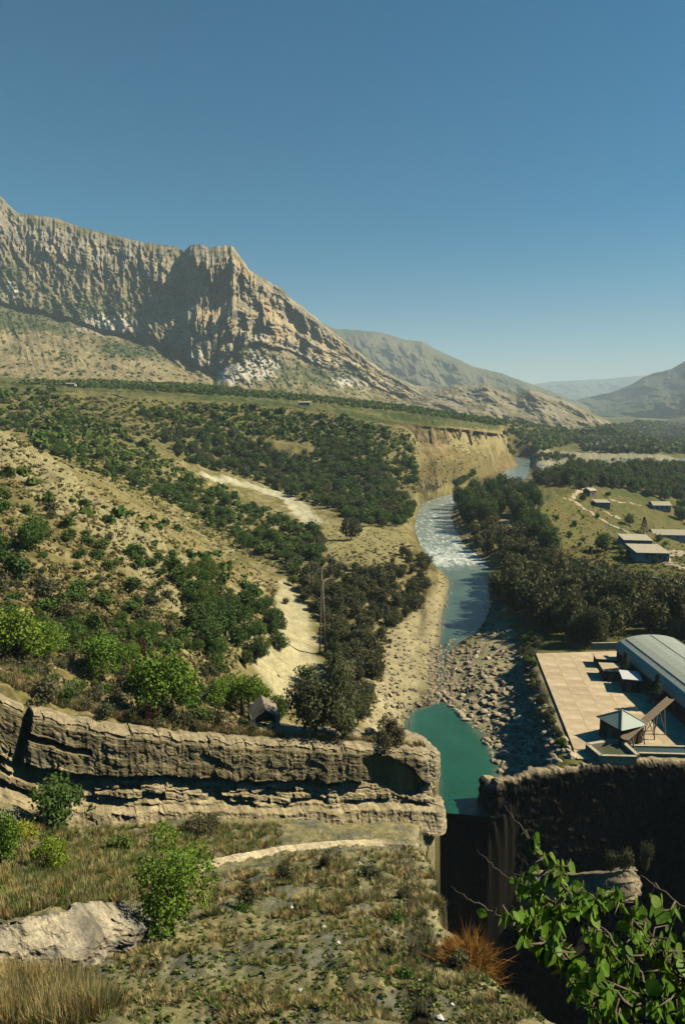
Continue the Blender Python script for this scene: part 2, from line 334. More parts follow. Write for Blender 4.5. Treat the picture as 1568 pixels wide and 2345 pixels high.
RC = (RL + RRt) / 2; RW = np.hypot(*(RL - RRt).T) / 2
RIVPOLY = [tuple(p) for p in RL] + [tuple(p) for p in RRt[::-1]]
YA, YB = PZ(1225, 1495, YZ), PZ(1320, 1735, YZ)
YARD = [tuple(YA[:2]), tuple(YB[:2]), (46, YB[1] - 1), (66, YB[1] - 1), (66, YA[1] + 2), (50, YA[1] + 1.3)]
# dense structural grid
AZ = np.concatenate([np.linspace(-62, -33, 40, endpoint=False), np.linspace(-33, 33, 640, endpoint=False), np.linspace(33, 72, 50)]) * math.pi / 180
NR = 1500; LR = np.linspace(math.log(0.6), math.log(30000), NR); RR = np.exp(LR)
def structure(x, y):
    r = np.hypot(x, y); azd = np.degrees(np.arctan2(x, y))
    low = low_f(x, y)
    low = low + np.clip((r - 60) / 60, 0, 1) * np.clip((low - 5) / 8, 0, 1) * (2.2 * fbm(x / 34, y / 34, 3, 1) + 1.0 * ridged(x / 16 + y / 40, y / 30 - x / 60, 2, 5))
    H = low.copy(); pd = np.full(x.shape, 500.); fr = np.ones(x.shape); cl = sst(3.0, 7.5, azd)
    m = r > 240; X, Y, R_, A_ = x[m], y[m], r[m], azd[m]; L_ = low[m]
    L_ = L_ + np.clip((R_ - 300) / 300, 0, 1) * fbm(X / 150, Y / 150, 2, 2) * 2
    plat = plat_f(X, Y) + fbm(X / 120, Y / 120, 3, 3) * 3
    p = sdist(X, Y, PLAT); c = cl[m]
    pdn = p + (1 - c) * 13 * fbm(X / 60, Y / 60, 4, 9) + c * (3.0 * ridged(X / 17, Y / 17, 3, 11) + 4 * fbm(X / 40, Y / 40, 2, 12) - 1)
    w = lerp(105.0, 52.0, sst(2, 8, A_)) + 45 * sst(700, 1000, R_)
    f = np.clip(pdn / w, 0, 1)
    pg = 1 - f; pg = pg + 0.35 * (np.round(pg * 7) / 7 - pg)
    pc = np.where(f < .16, 1 - f * 3.4, .456 * (1 - (f - .16) / .84))
    pr = lerp(pg, pc, c * sst(900, 700, R_))
    h = np.where(pdn <= 0, np.maximum(plat, L_), lerp(np.minimum(L_, plat), np.maximum(plat, L_), pr))
    h = lerp(h, low_f(X, Y), sst(2500, 4000, R_))
    H[m] = h; pd[m] = p; fr[m] = f
    # river
    rd = np.full(x.shape, 60.); m = (r > 66) & (r < 900) & (azd > -6) & (azd < 24)
    X, Y = x[m], y[m]; q_ = np.full(X.shape, 1e9); ii = list(range(0, len(RC), 2)) + ([len(RC) - 1] if len(RC) % 2 == 0 else [])
    for i, j in zip(ii[:-1], ii[1:]):
        a, b = RC[i], RC[j]; v = b - a; L = v @ v + 1e-9
        t = np.clip(((X - a[0]) * v[0] + (Y - a[1]) * v[1]) / L, 0, 1)
        q_ = np.minimum(q_, np.hypot(X - a[0] - t * v[0], Y - a[1] - t * v[1]) - lerp(RW[i], RW[j], t))
    rdn = q_ + 0.7 * fbm(X / 5, Y / 5, 3, 20); bw = np.where(Y < 84, 3.0, 8.0)
    H[m] = np.where(rdn < 0, np.maximum(-1.2, rdn * .9 + .02), np.where(rdn < bw, lerp(.02, np.maximum(H[m], .35), sst(0, 1, rdn / bw)), H[m])); rd[m] = np.minimum(q_, 60)
    # step to the slab in front of the ledge, gorge, yard
    fd = np.full(x.shape, 30.); gd = np.full(x.shape, 30.); m = r < 160; X, Y = x[m], y[m]; h = H[m]
    front = [(-80, 15), (-80, 36)] + [(p_[0], p_[1]) for p_ in LEDGE] + [(tipx + .9, tipy + .9), (tipx + 2, 55), (40, 40), (40, -40), (-80, -40)]
    f = sdist(X, Y, front); h = lerp(slab_f(X, Y), h, sst(0.9, 1.7, f)); fd[m] = f
    yd = sdist(X, Y, YARD); h = np.where(yd < 4, lerp(YZ - .3, h, sst(0.2, 4.0, yd)), h)
    h = h + 26 * sst(55, 63, X) * sst(84, 70, Y) * sst(-60, -30, Y)  # unseen rise right of the view, added to shade the gorge
    g = sdist(X, Y, GORGE) + 0.35 * fbm(X / 1.6, Y / 1.6, 3, 30) + 0.6 * fbm(X / 5, Y / 5, 2, 31)
    H[m] = lerp(h, np.minimum(h, -28.0), sst(0.25, -1.1, g)); gd[m] = g
    return H, pd, rd, fd, gd, cl, fr
gx = np.sin(AZ)[:, None] * RR[None]; gy = np.cos(AZ)[:, None] * RR[None]
SH, SPD, SRD, SFD, SGD, SCL, SFR = structure(gx, gy)
# strata steps and small relief, evaluated wherever needed
SL0 = PY(0, 1010, 165)[:2]; SL1 = PY(620, 1480, 102)[:2]; SLN = np.array([-(SL1 - SL0)[1], (SL1 - SL0)[0]]); SLN = SLN / np.linalg.norm(SLN)
SLT = (SL1 - SL0) / np.linalg.norm(SL1 - SL0)
def strata_mask(x, y):
    w = (x - SL0[0]) * SLN[0] + (y - SL0[1]) * SLN[1]; t = (x - SL0[0]) * SLT[0] + (y - SL0[1]) * SLT[1]
    w = w + 3 * fbm(t / 22, w / 22, 2, 41)
    return w, t, sst(-16, -9, w) * sst(15, 8, w) * sst(-30, 0, t) * sst(104, 84, t)
def fine(x, y):
    r = np.hypot(x, y); near = sst(75, 45, r)
    w, t, sm = strata_mask(x, y)
    ph = w / 2.6 + 0.5 * fbm(t / 9, w / 9, 2, 43); st = ph - np.floor(ph)
    h = sm * (0.75 * (st ** 3) - 0.2 + 0.45 * fbm(t / 5, w / 1.2, 3, 44))
    h = h + (1 - near) * np.clip(r / 200, .3, 3) * (0.5 * fbm(x / 5.5, y / 5.5, 4, 45) + 0.4 * ridged(x / 14, y / 14, 2, 47)) * sst(-0.3, 1.5, np.abs(r - 0))
    w2 = (x * .35 + y * .94 + .9 * fbm(x / 4, y / 4, 2, 49)) / 2.3; f2 = w2 - np.floor(w2)
    h = h + near * sst(6, 12, r) * .42 * (sst(0, .85, f2) - sst(.85, 1.0, f2) - .5) * sst(-.3, .2, fbm(x / 3.5, y / 3.5, 2, 50))
    h = h + near * (0.25 * fbm(x / 2.2, y / 2.2, 4, 46) + .12 * ridged(x / 1.1, y / 2.4, 2, 48))
    return h
def bil(A, x, y):
    az = np.arctan2(x, y); fi = np.clip(np.interp(az, AZ, np.arange(len(AZ))), 0, len(AZ) - 1.001)
    fj = np.clip((np.log(np.maximum(np.hypot(x, y), .61)) - LR[0]) / (LR[1] - LR[0]), 0, NR - 1.001)
    i = fi.astype(int); j = fj.astype(int); a = fi - i; b = fj - j
    return (A[i, j] * (1 - a) + A[i + 1, j] * a) * (1 - b) + (A[i, j + 1] * (1 - a) + A[i + 1, j + 1] * a) * b
def damp(x, y):
    """no small relief in the river, on the yard or over the gorge"""
    return np.clip(bil(SRD, x, y) / 5, 0.15, 1) * sst(0.0, 3.0, sdist(x, y, YARD)) * sst(0.0, 1.0, np.abs(bil(SGD, x, y)))
def gz(x, y):
    x = np.atleast_1d(np.asarray(x, float)); y = np.atleast_1d(np.asarray(y, float))
    return bil(SH, x, y) + fine(x, y) * damp(x, y)
SSL = (SH - CAMZ) / RR[None]
def hit(px, py):
    """where the ray through a photo pixel meets the ground"""
    d = ray(px, py); az = math.atan2(d[0], d[1]); sl = d[2] / math.hypot(d[0], d[1])
    fi = float(np.clip(np.interp(az, AZ, np.arange(len(AZ))), 0, len(AZ) - 1.001)); i = int(fi); a = fi - i
    s = SSL[i] * (1 - a) + SSL[i + 1] * a
    k = np.nonzero(s[20:] >= sl)[0]
    if len(k) == 0: return None
    j = k[0] + 20; t = (sl - s[j - 1]) / (s[j] - s[j - 1] + 1e-12); r = math.exp(LR[j - 1] + np.clip(t, 0, 1) * (LR[1] - LR[0]))
    x, y = r * math.sin(az), r * math.cos(az); return np.array([x, y, float(gz(x, y)[0])])
def hitv(px, py):
    px = np.asarray(px, float); py = np.asarray(py, float); X = px - 784; Y = 1172 - py; dy = FOC * CP + Y * SP; dz = -FOC * SP + Y * CP
    az = np.arctan2(X, dy); sl = dz / np.hypot(X, dy); out = np.full((len(px), 3), np.nan)
    fi = np.clip(np.interp(az, AZ, np.arange(len(AZ))), 0, len(AZ) - 1.001); ii = fi.astype(int); aa = fi - ii; r = np.full(len(px), np.nan)
    for n in range(len(px)):
        s = SSL[ii[n], 20:] * (1 - aa[n]) + SSL[ii[n] + 1, 20:] * aa[n]; j = int(np.argmax(s >= sl[n]))
        if s[j] < sl[n] or j == 0: continue
        t = (sl[n] - s[j - 1]) / (s[j] - s[j - 1] + 1e-12); r[n] = math.exp(LR[j + 19] + t * (LR[1] - LR[0]))
    ok = ~np.isnan(r); x = r * np.sin(az); y = r * np.cos(az)
    out[ok, 0] = x[ok]; out[ok, 1] = y[ok]; out[ok, 2] = gz(x[ok], y[ok]); return out
def proj(x, y, z):
    z = z - CAMZ; dep = y * CP - z * SP; return 784 + FOC * x / dep, 1172 - FOC * (y * SP + z * CP) / dep
# resample every column so that steep ground keeps enough rows
NROW = 800
wgt = np.abs(np.diff(np.arctan(SSL), axis=1)) * 700 + 38 * (LR[1] - LR[0])
ker = np.exp(-0.5 * (np.arange(-24, 25) / 9.0) ** 2); ker /= ker.sum()
wp = np.pad(wgt, ((24, 24), (0, 0)), mode='edge'); wb = sum(ker[k] * wp[k:k + len(AZ)] for k in range(49))
cdf = np.concatenate([np.zeros((len(AZ), 1)), np.cumsum(wb, 1)], 1); cdf /= cdf[:, -1:]
q = np.linspace(0, 1, NROW); TL = np.stack([np.interp(q, cdf[i], LR) for i in range(len(AZ))])
def col_i(A): return np.stack([np.interp(TL[i], LR, A[i]) for i in range(len(AZ))])
TR = np.exp(TL); TX = np.sin(AZ)[:, None] * TR; TY = np.cos(AZ)[:, None] * TR
TH = col_i(SH); TPD = col_i(SPD); TRD = col_i(SRD); TFD = col_i(SFD); TGD = col_i(SGD); TCL = col_i(SCL); TFR = col_i(SFR)
TZ = TH + fine(TX, TY) * np.clip(TRD / 5, .15, 1) * sst(0, 3, sdist(TX, TY, YARD)) * sst(0.0, 1.0, np.abs(TGD))
# ---- ground colour (surface tones: soil, dry grass, rock, gravel; gorge shade painted in)
def C(*a): return np.array(a)
n1 = fbm(TX / 9, TY / 9, 4, 60); n2 = fbm(TX / 2.6, TY / 2.6, 4, 61); n3 = fbm(TX / 40, TY / 40, 3, 62); n4 = fbm(TX / .7, TY / .7, 3, 63)
lr = np.clip(TR / 250, 0, 1)
soil, dry, olive, red, pale, grey, sand = C(.30, .235, .125), C(.185, .15, .062), C(.105, .098, .035), C(.15, .095, .045), C(.41, .34, .21), C(.155, .148, .115), C(.44, .36, .235)
col = mix3(np.broadcast_to(soil, TX.shape + (3,)), dry, sst(-.25, .2, n1 + .5 * n2))
col = mix3(col, olive, sst(.05, .4, n2 + .5 * n3) * .8)
col = mix3(col, red, sst(.15, .45, fbm(TX / 14, TY / 14, 3, 64)) * .55 * sst(2, 12, TZ) * sst(260, 120, TR))
col = mix3(col, pale, sst(.28, .5, fbm(TX / 5, TY / 5, 4, 65) + .3 * n3) * .8)
w_, t_, sm_ = strata_mask(TX, TY); ph_ = w_ / 2.6 + .5 * fbm(t_ / 9, w_ / 9, 2, 43); st_ = ph_ - np.floor(ph_)
scol = mix3(np.broadcast_to(C(.30, .25, .145), TX.shape + (3,)), C(.145, .115, .06), sst(.5, .0, st_) * sst(-.3, .3, n2))
scol = mix3(scol, C(.40, .34, .21), sst(.55, .95, st_) * .7); col = mix3(col, scol, sm_ * sst(-.5, -.1, n1) * .9)
# plateau and scarp
pl = sst(4, -6, TPD) * sst(150, 250, TR)
pcol = mix3(np.broadcast_to(C(.125, .12, .045), TX.shape + (3,)), C(.055, .075, .022), sst(-.15, .25, n3 + .4 * fbm(TX / 60, TY / 14, 3, 66)))
pcol = mix3(pcol, C(.31, .25, .14), sst(.2, .5, fbm(TX / 25, TY / 25, 4, 67)) * .7)
col = mix3(col, pcol, pl)
scarp = sst(-4, 2, TPD) * (TFR < .999) * sst(150, 250, TR)
ccol = mix3(np.broadcast_to(C(.33, .255, .135), TX.shape + (3,)), C(.18, .13, .055), sst(-.2, .3, n1 + .5 * fbm(TX / 3, TZ / 20, 3, 68)))
ccol = mix3(ccol, C(.16, .125, .05), sst(.25, .6, TFR) * .75)
ccol = mix3(ccol, C(.40, .32, .18), sst(.16, .10, TFR) * sst(0.0, .04, TFR) * .6)
ccol = mix3(ccol, C(.13, .105, .045), sst(680, 800, TR)); col = mix3(col, ccol, scarp * TCL)
gcol = mix3(np.broadcast_to(C(.125, .115, .045), TX.shape + (3,)), C(.24, .19, .10), sst(.0, .4, n1)); col = mix3(col, gcol, scarp * (1 - TCL) * .75)
# valley floor right of the river: olive meadow
xr = np.interp(TY, RC[::-1, 1], RC[::-1, 0])
mead = sst(2, 8, TX - xr) * sst(3, 9, TRD) * sst(20, 6, TZ) * sst(60, 80, TY) * (1 - pl)
mcol = mix3(np.broadcast_to(C(.135, .125, .042), TX.shape + (3,)), C(.17, .125, .055), sst(-.1, .35, n1)); mcol = mix3(mcol, C(.085, .095, .03), sst(.1, .4, n3 + .3 * n2))
col = mix3(col, mcol, mead)
def flat_zone(pix, z, c, soft, amt, seed):
    global col
    P_ = [tuple((PZ(px, py, z) if z is not None else hit(px, py))[:2]) for px, py in pix]; x0 = min(p[0] for p in P_) - 40; x1 = max(p[0] for p in P_) + 40; y0 = min(p[1] for p in P_) - 60; y1 = max(p[1] for p in P_) + 60
    m = (TX > x0) & (TX < x1) & (TY > y0) & (TY < y1)
    d = sdist(TX[m], TY[m], P_) + soft * fbm(TX[m] / (soft * 1.5), TY[m] / (soft * 1.5), 3, seed)
    k = sst(soft * .35, -soft * .35, d) * amt
    col[m] = mix3(col[m], np.asarray(c), k * (1 - .35 * sst(.0, .5, n2[m])))
flat_zone([(615, 1380), (650, 1340), (690, 1370), (715, 1440), (735, 1530), (690, 1600), (600, 1610), (540, 1570), (620, 1530), (640, 1460)], 4.6, (.46, .385, .25), 4, 1, 70)
flat_zone([(690, 1160), (740, 1190), (930, 1215), (940, 1280), (740, 1290), (735, 1240)], 4.8, (.30, .25, .125), 5, 1, 71)
flat_zone([(460, 1080), (520, 1092), (560, 1105), (650, 1130), (700, 1155), (740, 1200), (700, 1210), (640, 1140), (560, 1115), (460, 1090)], None, (.52, .46, .34), 5, 1, 72)
flat_zone([(1010, 1300), (1040, 1340), (1030, 1390), (1000, 1470), (985, 1600), (935, 1640), (850, 1690), (830, 1640), (870, 1500), (900, 1440), (960, 1400), (990, 1350)], 2, (.40, .325, .205), 3, 1, 73)
flat_zone([(1045, 1480), (1110, 1430), (1130, 1380), (1170, 1440), (1200, 1520), (1260, 1640), (1310, 1740), (1150, 1790), (1090, 1690), (1010, 1620)], 3, (.33, .275, .18), 3, 1, 74)
flat_zone([(1205, 1045), (1350, 1040), (1560, 1052), (1500, 1068), (1330, 1078), (1215, 1090)], 1, (.36, .31, .23), 16, .85, 75)
# slab in the foreground
sl = sst(1.2, .2, TFD) * (TR < 90)
fcol = mix3(np.broadcast_to(C(.27, .225, .125), TX.shape + (3,)), C(.16, .15, .12), sst(-.1, .25, fbm(TX / 3.2, TY / 3.2, 4, 80)))
fcol = mix3(fcol, C(.15, .14, .06), sst(-.1, .3, fbm(TX / 1.2, TY / 1.2, 4, 81)) * .5); fcol = mix3(fcol, C(.36, .30, .185), sst(.3, .5, n4 + .3 * n2) * .6)
fcol = mix3(fcol, C(.37, .31, .19), sst(-3.2, -.6, TGD * -1) * 0 + sst(2.0, .2, TGD) * .75)
fcol = mix3(fcol, C(.43, .36, .23), sst(0.35, 0.0, np.abs(sst(1.2, 0, TFD) - .5)) * 0)
col = mix3(col, fcol, sl)
gor_shade = np.maximum(sst(.3, -.6, TGD), sst(-1.4, -3.0, TZ) * (TR < 110)); gor_shade = np.maximum(gor_shade, sst(3.0, 1.6, TGD) * (TX > 10.5) * (TY > 70) * (TY < 84) * (TX < 24)); col = mix3(col, C(.022, .019, .014), gor_shade)  # gorge walls and floor coloured near black, deep shade painted in
damp_edge = sst(1.6, 0.2, TRD) * (TR > 70); col = col * (1 - .35 * damp_edge)[..., None]      # wet gravel at the water line
# split into ground objects
col = col * np.where(TR < 90, 1.0, 1.0)[..., None] * np.where(TR < 90, 1.0, .9)[..., None] * C(.95, 1.02, .90)
V = np.stack([TX, TY, TZ], -1).reshape(-1, 3); CV = col.reshape(-1, 3)
F4 = grid_faces(len(AZ), NROW)[:, ::-1]
fc = lambda A: A.reshape(-1)[F4].mean(1)
fX, fY, fR = fc(TX), fc(TY), fc(TR); fF, fG, fP, fRD = fc(TFD), fc(TGD), fc(TPD), fc(TRD)
cls = np.full(len(F4), 1)                                   # hillside
cls[(fP < 110) & (fR > 330)] = 2                            # plateau and its scarp
xrv = np.interp(fY, RC[::-1, 1], RC[::-1, 0])
cls[((fX > xrv + 0) & (fP > 110) & (fY > 62)) | ((fRD < 10) & (fR > 70) & (fP > 20))] = 3      # valley floor
cls[(fF < 1.3) & (fR < 90)] = 4
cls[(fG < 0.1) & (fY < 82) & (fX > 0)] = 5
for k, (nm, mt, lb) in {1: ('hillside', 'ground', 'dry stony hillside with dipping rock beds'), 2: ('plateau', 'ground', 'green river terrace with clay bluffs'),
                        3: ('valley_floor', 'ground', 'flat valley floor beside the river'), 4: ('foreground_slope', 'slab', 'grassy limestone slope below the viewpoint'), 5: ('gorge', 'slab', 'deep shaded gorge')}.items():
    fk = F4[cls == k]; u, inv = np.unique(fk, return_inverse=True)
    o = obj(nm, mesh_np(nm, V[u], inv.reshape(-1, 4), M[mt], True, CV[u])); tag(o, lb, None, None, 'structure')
# ------------------------------------------------------------------ river water
def water_mat(name, deep, lightc, foam=True, wave=1.2):
    m, nt, b = new_mat(name, 0.12, 0.5); b.inputs['IOR'].default_value = 1.33
    tc = N(nt, 'ShaderNodeTexCoord'); at = N(nt, 'ShaderNodeAttribute', attribute_name='foam'); fl = N(nt, 'ShaderNodeAttribute', attribute_name='Col')
    n1 = noise_node(nt, wave, 6, 0.65, tc.outputs['Object'], 0.6)
    mp = N(nt, 'ShaderNodeMapping'); mp.inputs['Scale'].default_value = (0.55, 0.22, 0.5); nt.links.new(tc.outputs['Object'], mp.inputs[0])
    n2 = noise_node(nt, 1.0, 7, 0.72, mp.outputs[0], 0.8)
    mul = N(nt, 'ShaderNodeMath', operation='MULTIPLY'); mul.inputs[1].default_value = 0.335; nt.links.new(at.outputs['Fac'], mul.inputs[0])
    add = N(nt, 'ShaderNodeMath', operation='ADD'); nt.links.new(n2.outputs[0], add.inputs[0]); nt.links.new(mul.outputs[0], add.inputs[1])
    fr = ramp(nt, add.outputs[0], [(0.80, (0, 0, 0)), (0.97, (1, 1, 1))])
    c = mixc(nt, fr.outputs[0], fl.outputs['Color'], (0.62, 0.64, 0.58)); nt.links.new(c, b.inputs['Base Color'])
    rr = ramp(nt, fr.outputs[0], [(0, (0.13,) * 3), (1, (0.8,) * 3)]); nt.links.new(rr.outputs[0], b.inputs['Roughness'])
    bump(nt, b, n1.outputs[0], 0.55, 0.3)
    return m
M['water'] = water_mat('river_water', None, None)
na = 26; u = np.linspace(-.12, 1.12, na)
wx = RL[:, 0:1] * (1 - u) + RRt[:, 0:1] * u; wy = RL[:, 1:2] * (1 - u) + RRt[:, 1:2] * u
fo = np.repeat(RFO[:, None], na, 1)
wz = 0.03 + np.clip(fo, 0, 1) * (0.16 * fbm(wx / 3.2, wy / 12, 2, 90))
k = np.clip(np.linspace(0, 1, len(RL)) * (len(FOAM) - 1), 0, 99)
wc = np.stack([np.interp(k, [0, 8, 9.5, 11, 13, 16, 17, 22], v) for v in ([.20, .19, .095, .065, .055, .035, .018, .011], [.255, .245, .15, .12, .10, .092, .092, .076], [.215, .20, .115, .092, .078, .068, .056, .046])], -1)
wc = np.repeat(wc[:, None, :], na, 1) * (1 + .38 * fbm(wx / 6, wy / 8, 4, 92))[..., None]
wc = mix3(wc, C(.13, .15, .09), (sst(.34, .5, np.abs(u - .5))[None] * (.55 + .6 * fbm(wx / 2, wy / 2, 3, 93))).clip(0, .8) * (np.arange(len(RL)) > 72)[:, None])
o = obj('river', mesh_np('river', np.stack([wx, wy, wz], -1).reshape(-1, 3), grid_faces(len(RL), na), M['water'], True, wc.reshape(-1, 3), {'foam': fo}))
tag(o, 'green river with white rapids', None, None, 'structure')
# ------------------------------------------------------------------ mountains
def cv(pts, x):
    p = np.array(pts, float); return np.interp(x, p[:, 0], p[:, 1])
def PYv(px, py, y):
    X = px - 784.0; Y = 1172.0 - py; dy = FOC * CP + Y * SP; dz = -FOC * SP + Y * CP
    return np.stack([X * y / dy, y + 0 * X, CAMZ + dz * y / dy], -1)
def bushes_np(P, R, rs, nq=26, flat=.8):
    """many small leafy clumps as one mesh: returns verts, faces"""
    n = len(P); d = rs.normal(size=(n, nq, 3)); d /= np.linalg.norm(d, axis=2, keepdims=True); d[..., 2] = np.abs(d[..., 2]) * flat
    c = P[:, None, :] + d * (R[:, None, None] * rs.uniform(.35, 1.0, (n, nq, 1)))
    a = rs.normal(size=(n, nq, 3)); a /= np.linalg.norm(a, axis=2, keepdims=True); b = np.cross(a, d + .3 * rs.normal(size=d.shape)); b /= np.linalg.norm(b, axis=2, keepdims=True) + 1e-9
    s = R[:, None, None] * rs.uniform(.22, .45, (n, nq, 1)); a = a * s; b = b * s
    v = np.stack([c - a - b, c + a - b * .6, c + a + b, c - a + b * .7], 2).reshape(-1, 3)
    return v, np.arange(len(v)).reshape(-1, 4)
def ridge_noise(px, n=6, seed=0): return fbm(px / 40.0, px * 0 + .5, 4, seed)
nc, nr = 520, 300
px = np.linspace(-300, 1075, nc); vv = np.linspace(0, 1, nr)
RPY = [(-350, 350), (-150, 405), (0, 447), (40, 487), (130, 499), (180, 518), (330, 555), (400, 564), (424, 574), (436, 562), (460, 558), (476, 568), (500, 563), (530, 561), (546, 580), (570, 617), (610, 640), (625, 652), (640, 655), (665, 682), (700, 708), (760, 757), (820, 805), (870, 842), (950, 892), (1010, 926), (1080, 950)]
RD_ = [(-350, 1650), (0, 1560), (380, 1475), (425, 1465), (445, 1420), (530, 1400), (640, 1480), (760, 1620), (870, 1760), (1010, 1900), (1080, 1950)]
FPY = [(-350, 650), (0, 700), (150, 740), (350, 790), (430, 835), (490, 862), (545, 800), (600, 790), (660, 805), (720, 832), (800, 862), (870, 888), (950, 916), (1080, 955)]
FD_ = [(-350, 1330), (0, 1300), (350, 1285), (430, 1255), (490, 1250), (560, 1275), (600, 1300), (720, 1430), (870, 1620), (1010, 1820), (1080, 1900)]
BPY = [(-350, 850), (0, 872), (300, 890), (500, 905), (700, 922), (850, 932), (1000, 948), (1080, 958)]
BD_ = [(-350, 780), (0, 800), (300, 860), (500, 930), (700, 1080), (850, 1300), (1000, 1600), (1080, 1750)]
rpy = cv(RPY, px) + 3.0 * fbm(px / 14, px * 0, 3, 100) + 1.5 * perlin(px / 4, px * 0, 101); rpy = np.maximum(rpy, 440 - (px + 20) * -.0 - 70)
fpy = cv(FPY, px) + 10 * fbm(px / 50, px * 0, 3, 102); bpy_ = cv(BPY, px) + 10
PX = np.repeat(px[None], nr, 0); S = np.zeros((nr, nc)); T = np.zeros((nr, nc))
vA, vB = .36, .94
tal = np.clip(vv / vA, 0, 1)[:, None]; s = np.clip((vv - vA) / (vB - vA), 0, 1)[:, None]; bk = np.clip((vv - vB) / (1 - vB), 0, 1)[:, None]
PYm = np.where(vv[:, None] < vA, lerp(bpy_[None], fpy[None], tal), lerp(fpy[None], rpy[None], s))
g = .30 * s + .70 * (.45 * sst(.40, .56, s + .04 * fbm(PX / 30, s * 0, 2, 103)) + .55 * sst(.86, 1.0, s))
gl = .42 * s / .62 * (s < .62) + (s >= .62) * (.42 + .58 * np.clip((s - .62) / .38, 0, 1) ** 1.3); left = lerp(sst(500, 300, PX), sst(434, 404, PX), sst(.6, .85, s))
g = lerp(g, gl, left); lows = left * sst(.68, .56, s)
DM = np.where(vv[:, None] < vA, lerp(cv(BD_, px)[None], cv(FD_, px)[None], tal ** .85), lerp(cv(FD_, px)[None], cv(RD_, px)[None], g))
cliff = sst(0, .06, s) * sst(1.02, .95, s) * (vv[:, None] >= vA)
xm = (PX - 784) / FOC * 1450                                   # metres across
but = ridged(xm / 95 + .25 * fbm(s * 5 + 0 * PX, PX / 90, 2, 105), s * .9 + 0 * PX, 4, 106, .55)
fl = ridged(xm / 26, s * 1.6, 3, 107, .6)
hz = perlin(xm / 160, s * 15 + 1.6 * fbm(xm / 120, s * 3, 3, 109), 108) * sst(-.3, .2, fbm(xm / 60, s * 4, 3, 114)) + .6 * perlin(xm / 50, s * 40, 112)
cw = xm / 24 + .5 * fbm(s * 6 + 0 * PX, xm / 60, 2, 130); tier = np.floor(s * 4.3 + .5 * perlin(xm / 45, s * 0 + .3, 131)); colm = 26 * (hash1(np.floor(cw) + 11 * tier, 8) - .5) * sst(400, 440, PX) * sst(.05, .2, s) + 14 * (hash1(np.floor(xm / 13 + .3 * fl) + 5 * tier, 4) - .5) * sst(.55, .66, s)
dg = ridged((PX + 160 * s) / 60.0, s * 1.2, 4, 115, .6)
dD = -cliff * (36 * but * (1 - .7 * left) + 20 * fl * (1 - .6 * lows) + 6 * hz * (1 - .8 * lows) + 24 * left * dg * (1 - .35 * lows) + colm)
dD += cliff * 110 * (sst(438, 424, PX) * sst(380, 412, PX)) * sst(.30, .6, s) * .3               # recess left of the big buttress
dD += cliff * 40 * np.exp(-((PX - (668 + 25 * s)) / 7) ** 2) * sst(.02, .1, s) * sst(.55, .3, s)    # dark cleft
dD += cliff * 45 * np.exp(-((PX - 690) / 9) ** 2) * sst(.05, .15, s) * sst(.8, .5, s)
tm = sst(0, .15, tal) * sst(1, .9, tal)
gul = ridged((PX + 60 * tal) / 42.0, tal * .8 + 0 * PX, 4, 110, .6)
dD += -tm * (26 * gul * (1 - .7 * sst(520, 380, PX) * sst(.75, .6, tal)) + 18 * fbm(PX / 90, tal * 4, 3, 111)) * (vv[:, None] < vA)
dD += -1.0 * (vv[:, None] < vA) * 60 * sst(480, 250, PX) * np.exp(-((tal - .62) / .25) ** 2)
dD += -sst(.75, 1.0, tal) * sst(.35, 0, s) * 45 * ridged(xm / 55 + .6 * tal, .3 + s * 2 + tal * .6, 3, 113) * sst(250, 420, PX)
dD += -5.0 * fbm(xm / 11, PYm / 9, 3, 116) * sst(0, .05, vv)[:, None] * sst(.97, .93, vv)[:, None] - cliff * 9 * ridged(xm / 12, s * 5, 2, 117) * sst(.2, .5, s)
W = PYv(PX, PYm, DM + dD)
back = bk[:, 0] > 0
for i in np.nonzero(back)[0]:
    q_ = W[np.nonzero(~back)[0][-1]]; k_ = bk[i, 0]; W[i] = q_ * [1 + .25 * k_, 1 + .25 * k_, 1 - .8 * k_]
orange, tan, gry, olv, grn, wht = C(.45, .325, .165), C(.385, .315, .185), C(.25, .23, .175), C(.145, .128, .055), C(.07, .088, .036), C(.58, .53, .43)
# surface tones follow rock type: bedding bands, weathered crust, scrub on the benches
mcol = mix3(np.broadcast_to(tan, PX.shape + (3,)), orange, sst(-.1, .35, fbm(xm / 70, s * 5, 4, 120)) * sst(380, 560, PX))
mcol = mix3(mcol, gry, sst(-.15, .3, hz * .5 + fbm(xm / 40, s * 7, 4, 121) + .35 * left - .1))
mcol = mix3(mcol, olv, sst(.0, .3, fbm(xm / 30, s * 16, 4, 122) - .35 + .35 * left + .5 * (s > .9)))
tcol = mix3(np.broadcast_to(olv, PX.shape + (3,)), C(.28, .235, .135), sst(-.2, .35, fbm(PX / 30 + tal * 3, tal * 7, 4, 123)))
tcol = mix3(tcol, C(.27, .225, .12), sst(500, 420, PX) * sst(.8, .6, tal) * .8)
def blob(cx, cy, rx, ry): return np.exp(-(((PX - cx) / rx) ** 2 + ((PYm - cy) / ry) ** 2))
gm = np.clip(blob(190, 720, 150, 36) + blob(60, 735, 90, 22) + blob(320, 800, 120, 18) + blob(590, 830, 70, 40) + blob(760, 860, 90, 26) + blob(30, 640, 30, 60), 0, 1)
tcol = mix3(tcol, grn, sst(.3, .7, gm + .6 * fbm(PX / 9, PYm / 9, 3, 124)) * .8)
wm = np.clip(blob(590, 840, 60, 40) + blob(250, 745, 90, 30) + blob(25, 670, 22, 30) + blob(520, 860, 30, 20) + .9 * blob(800, 875, 60, 16), 0, 1)
wk = sst(.45, .75, wm + .7 * fbm((PX - .6 * PYm) / 9, PYm / 28, 4, 125))
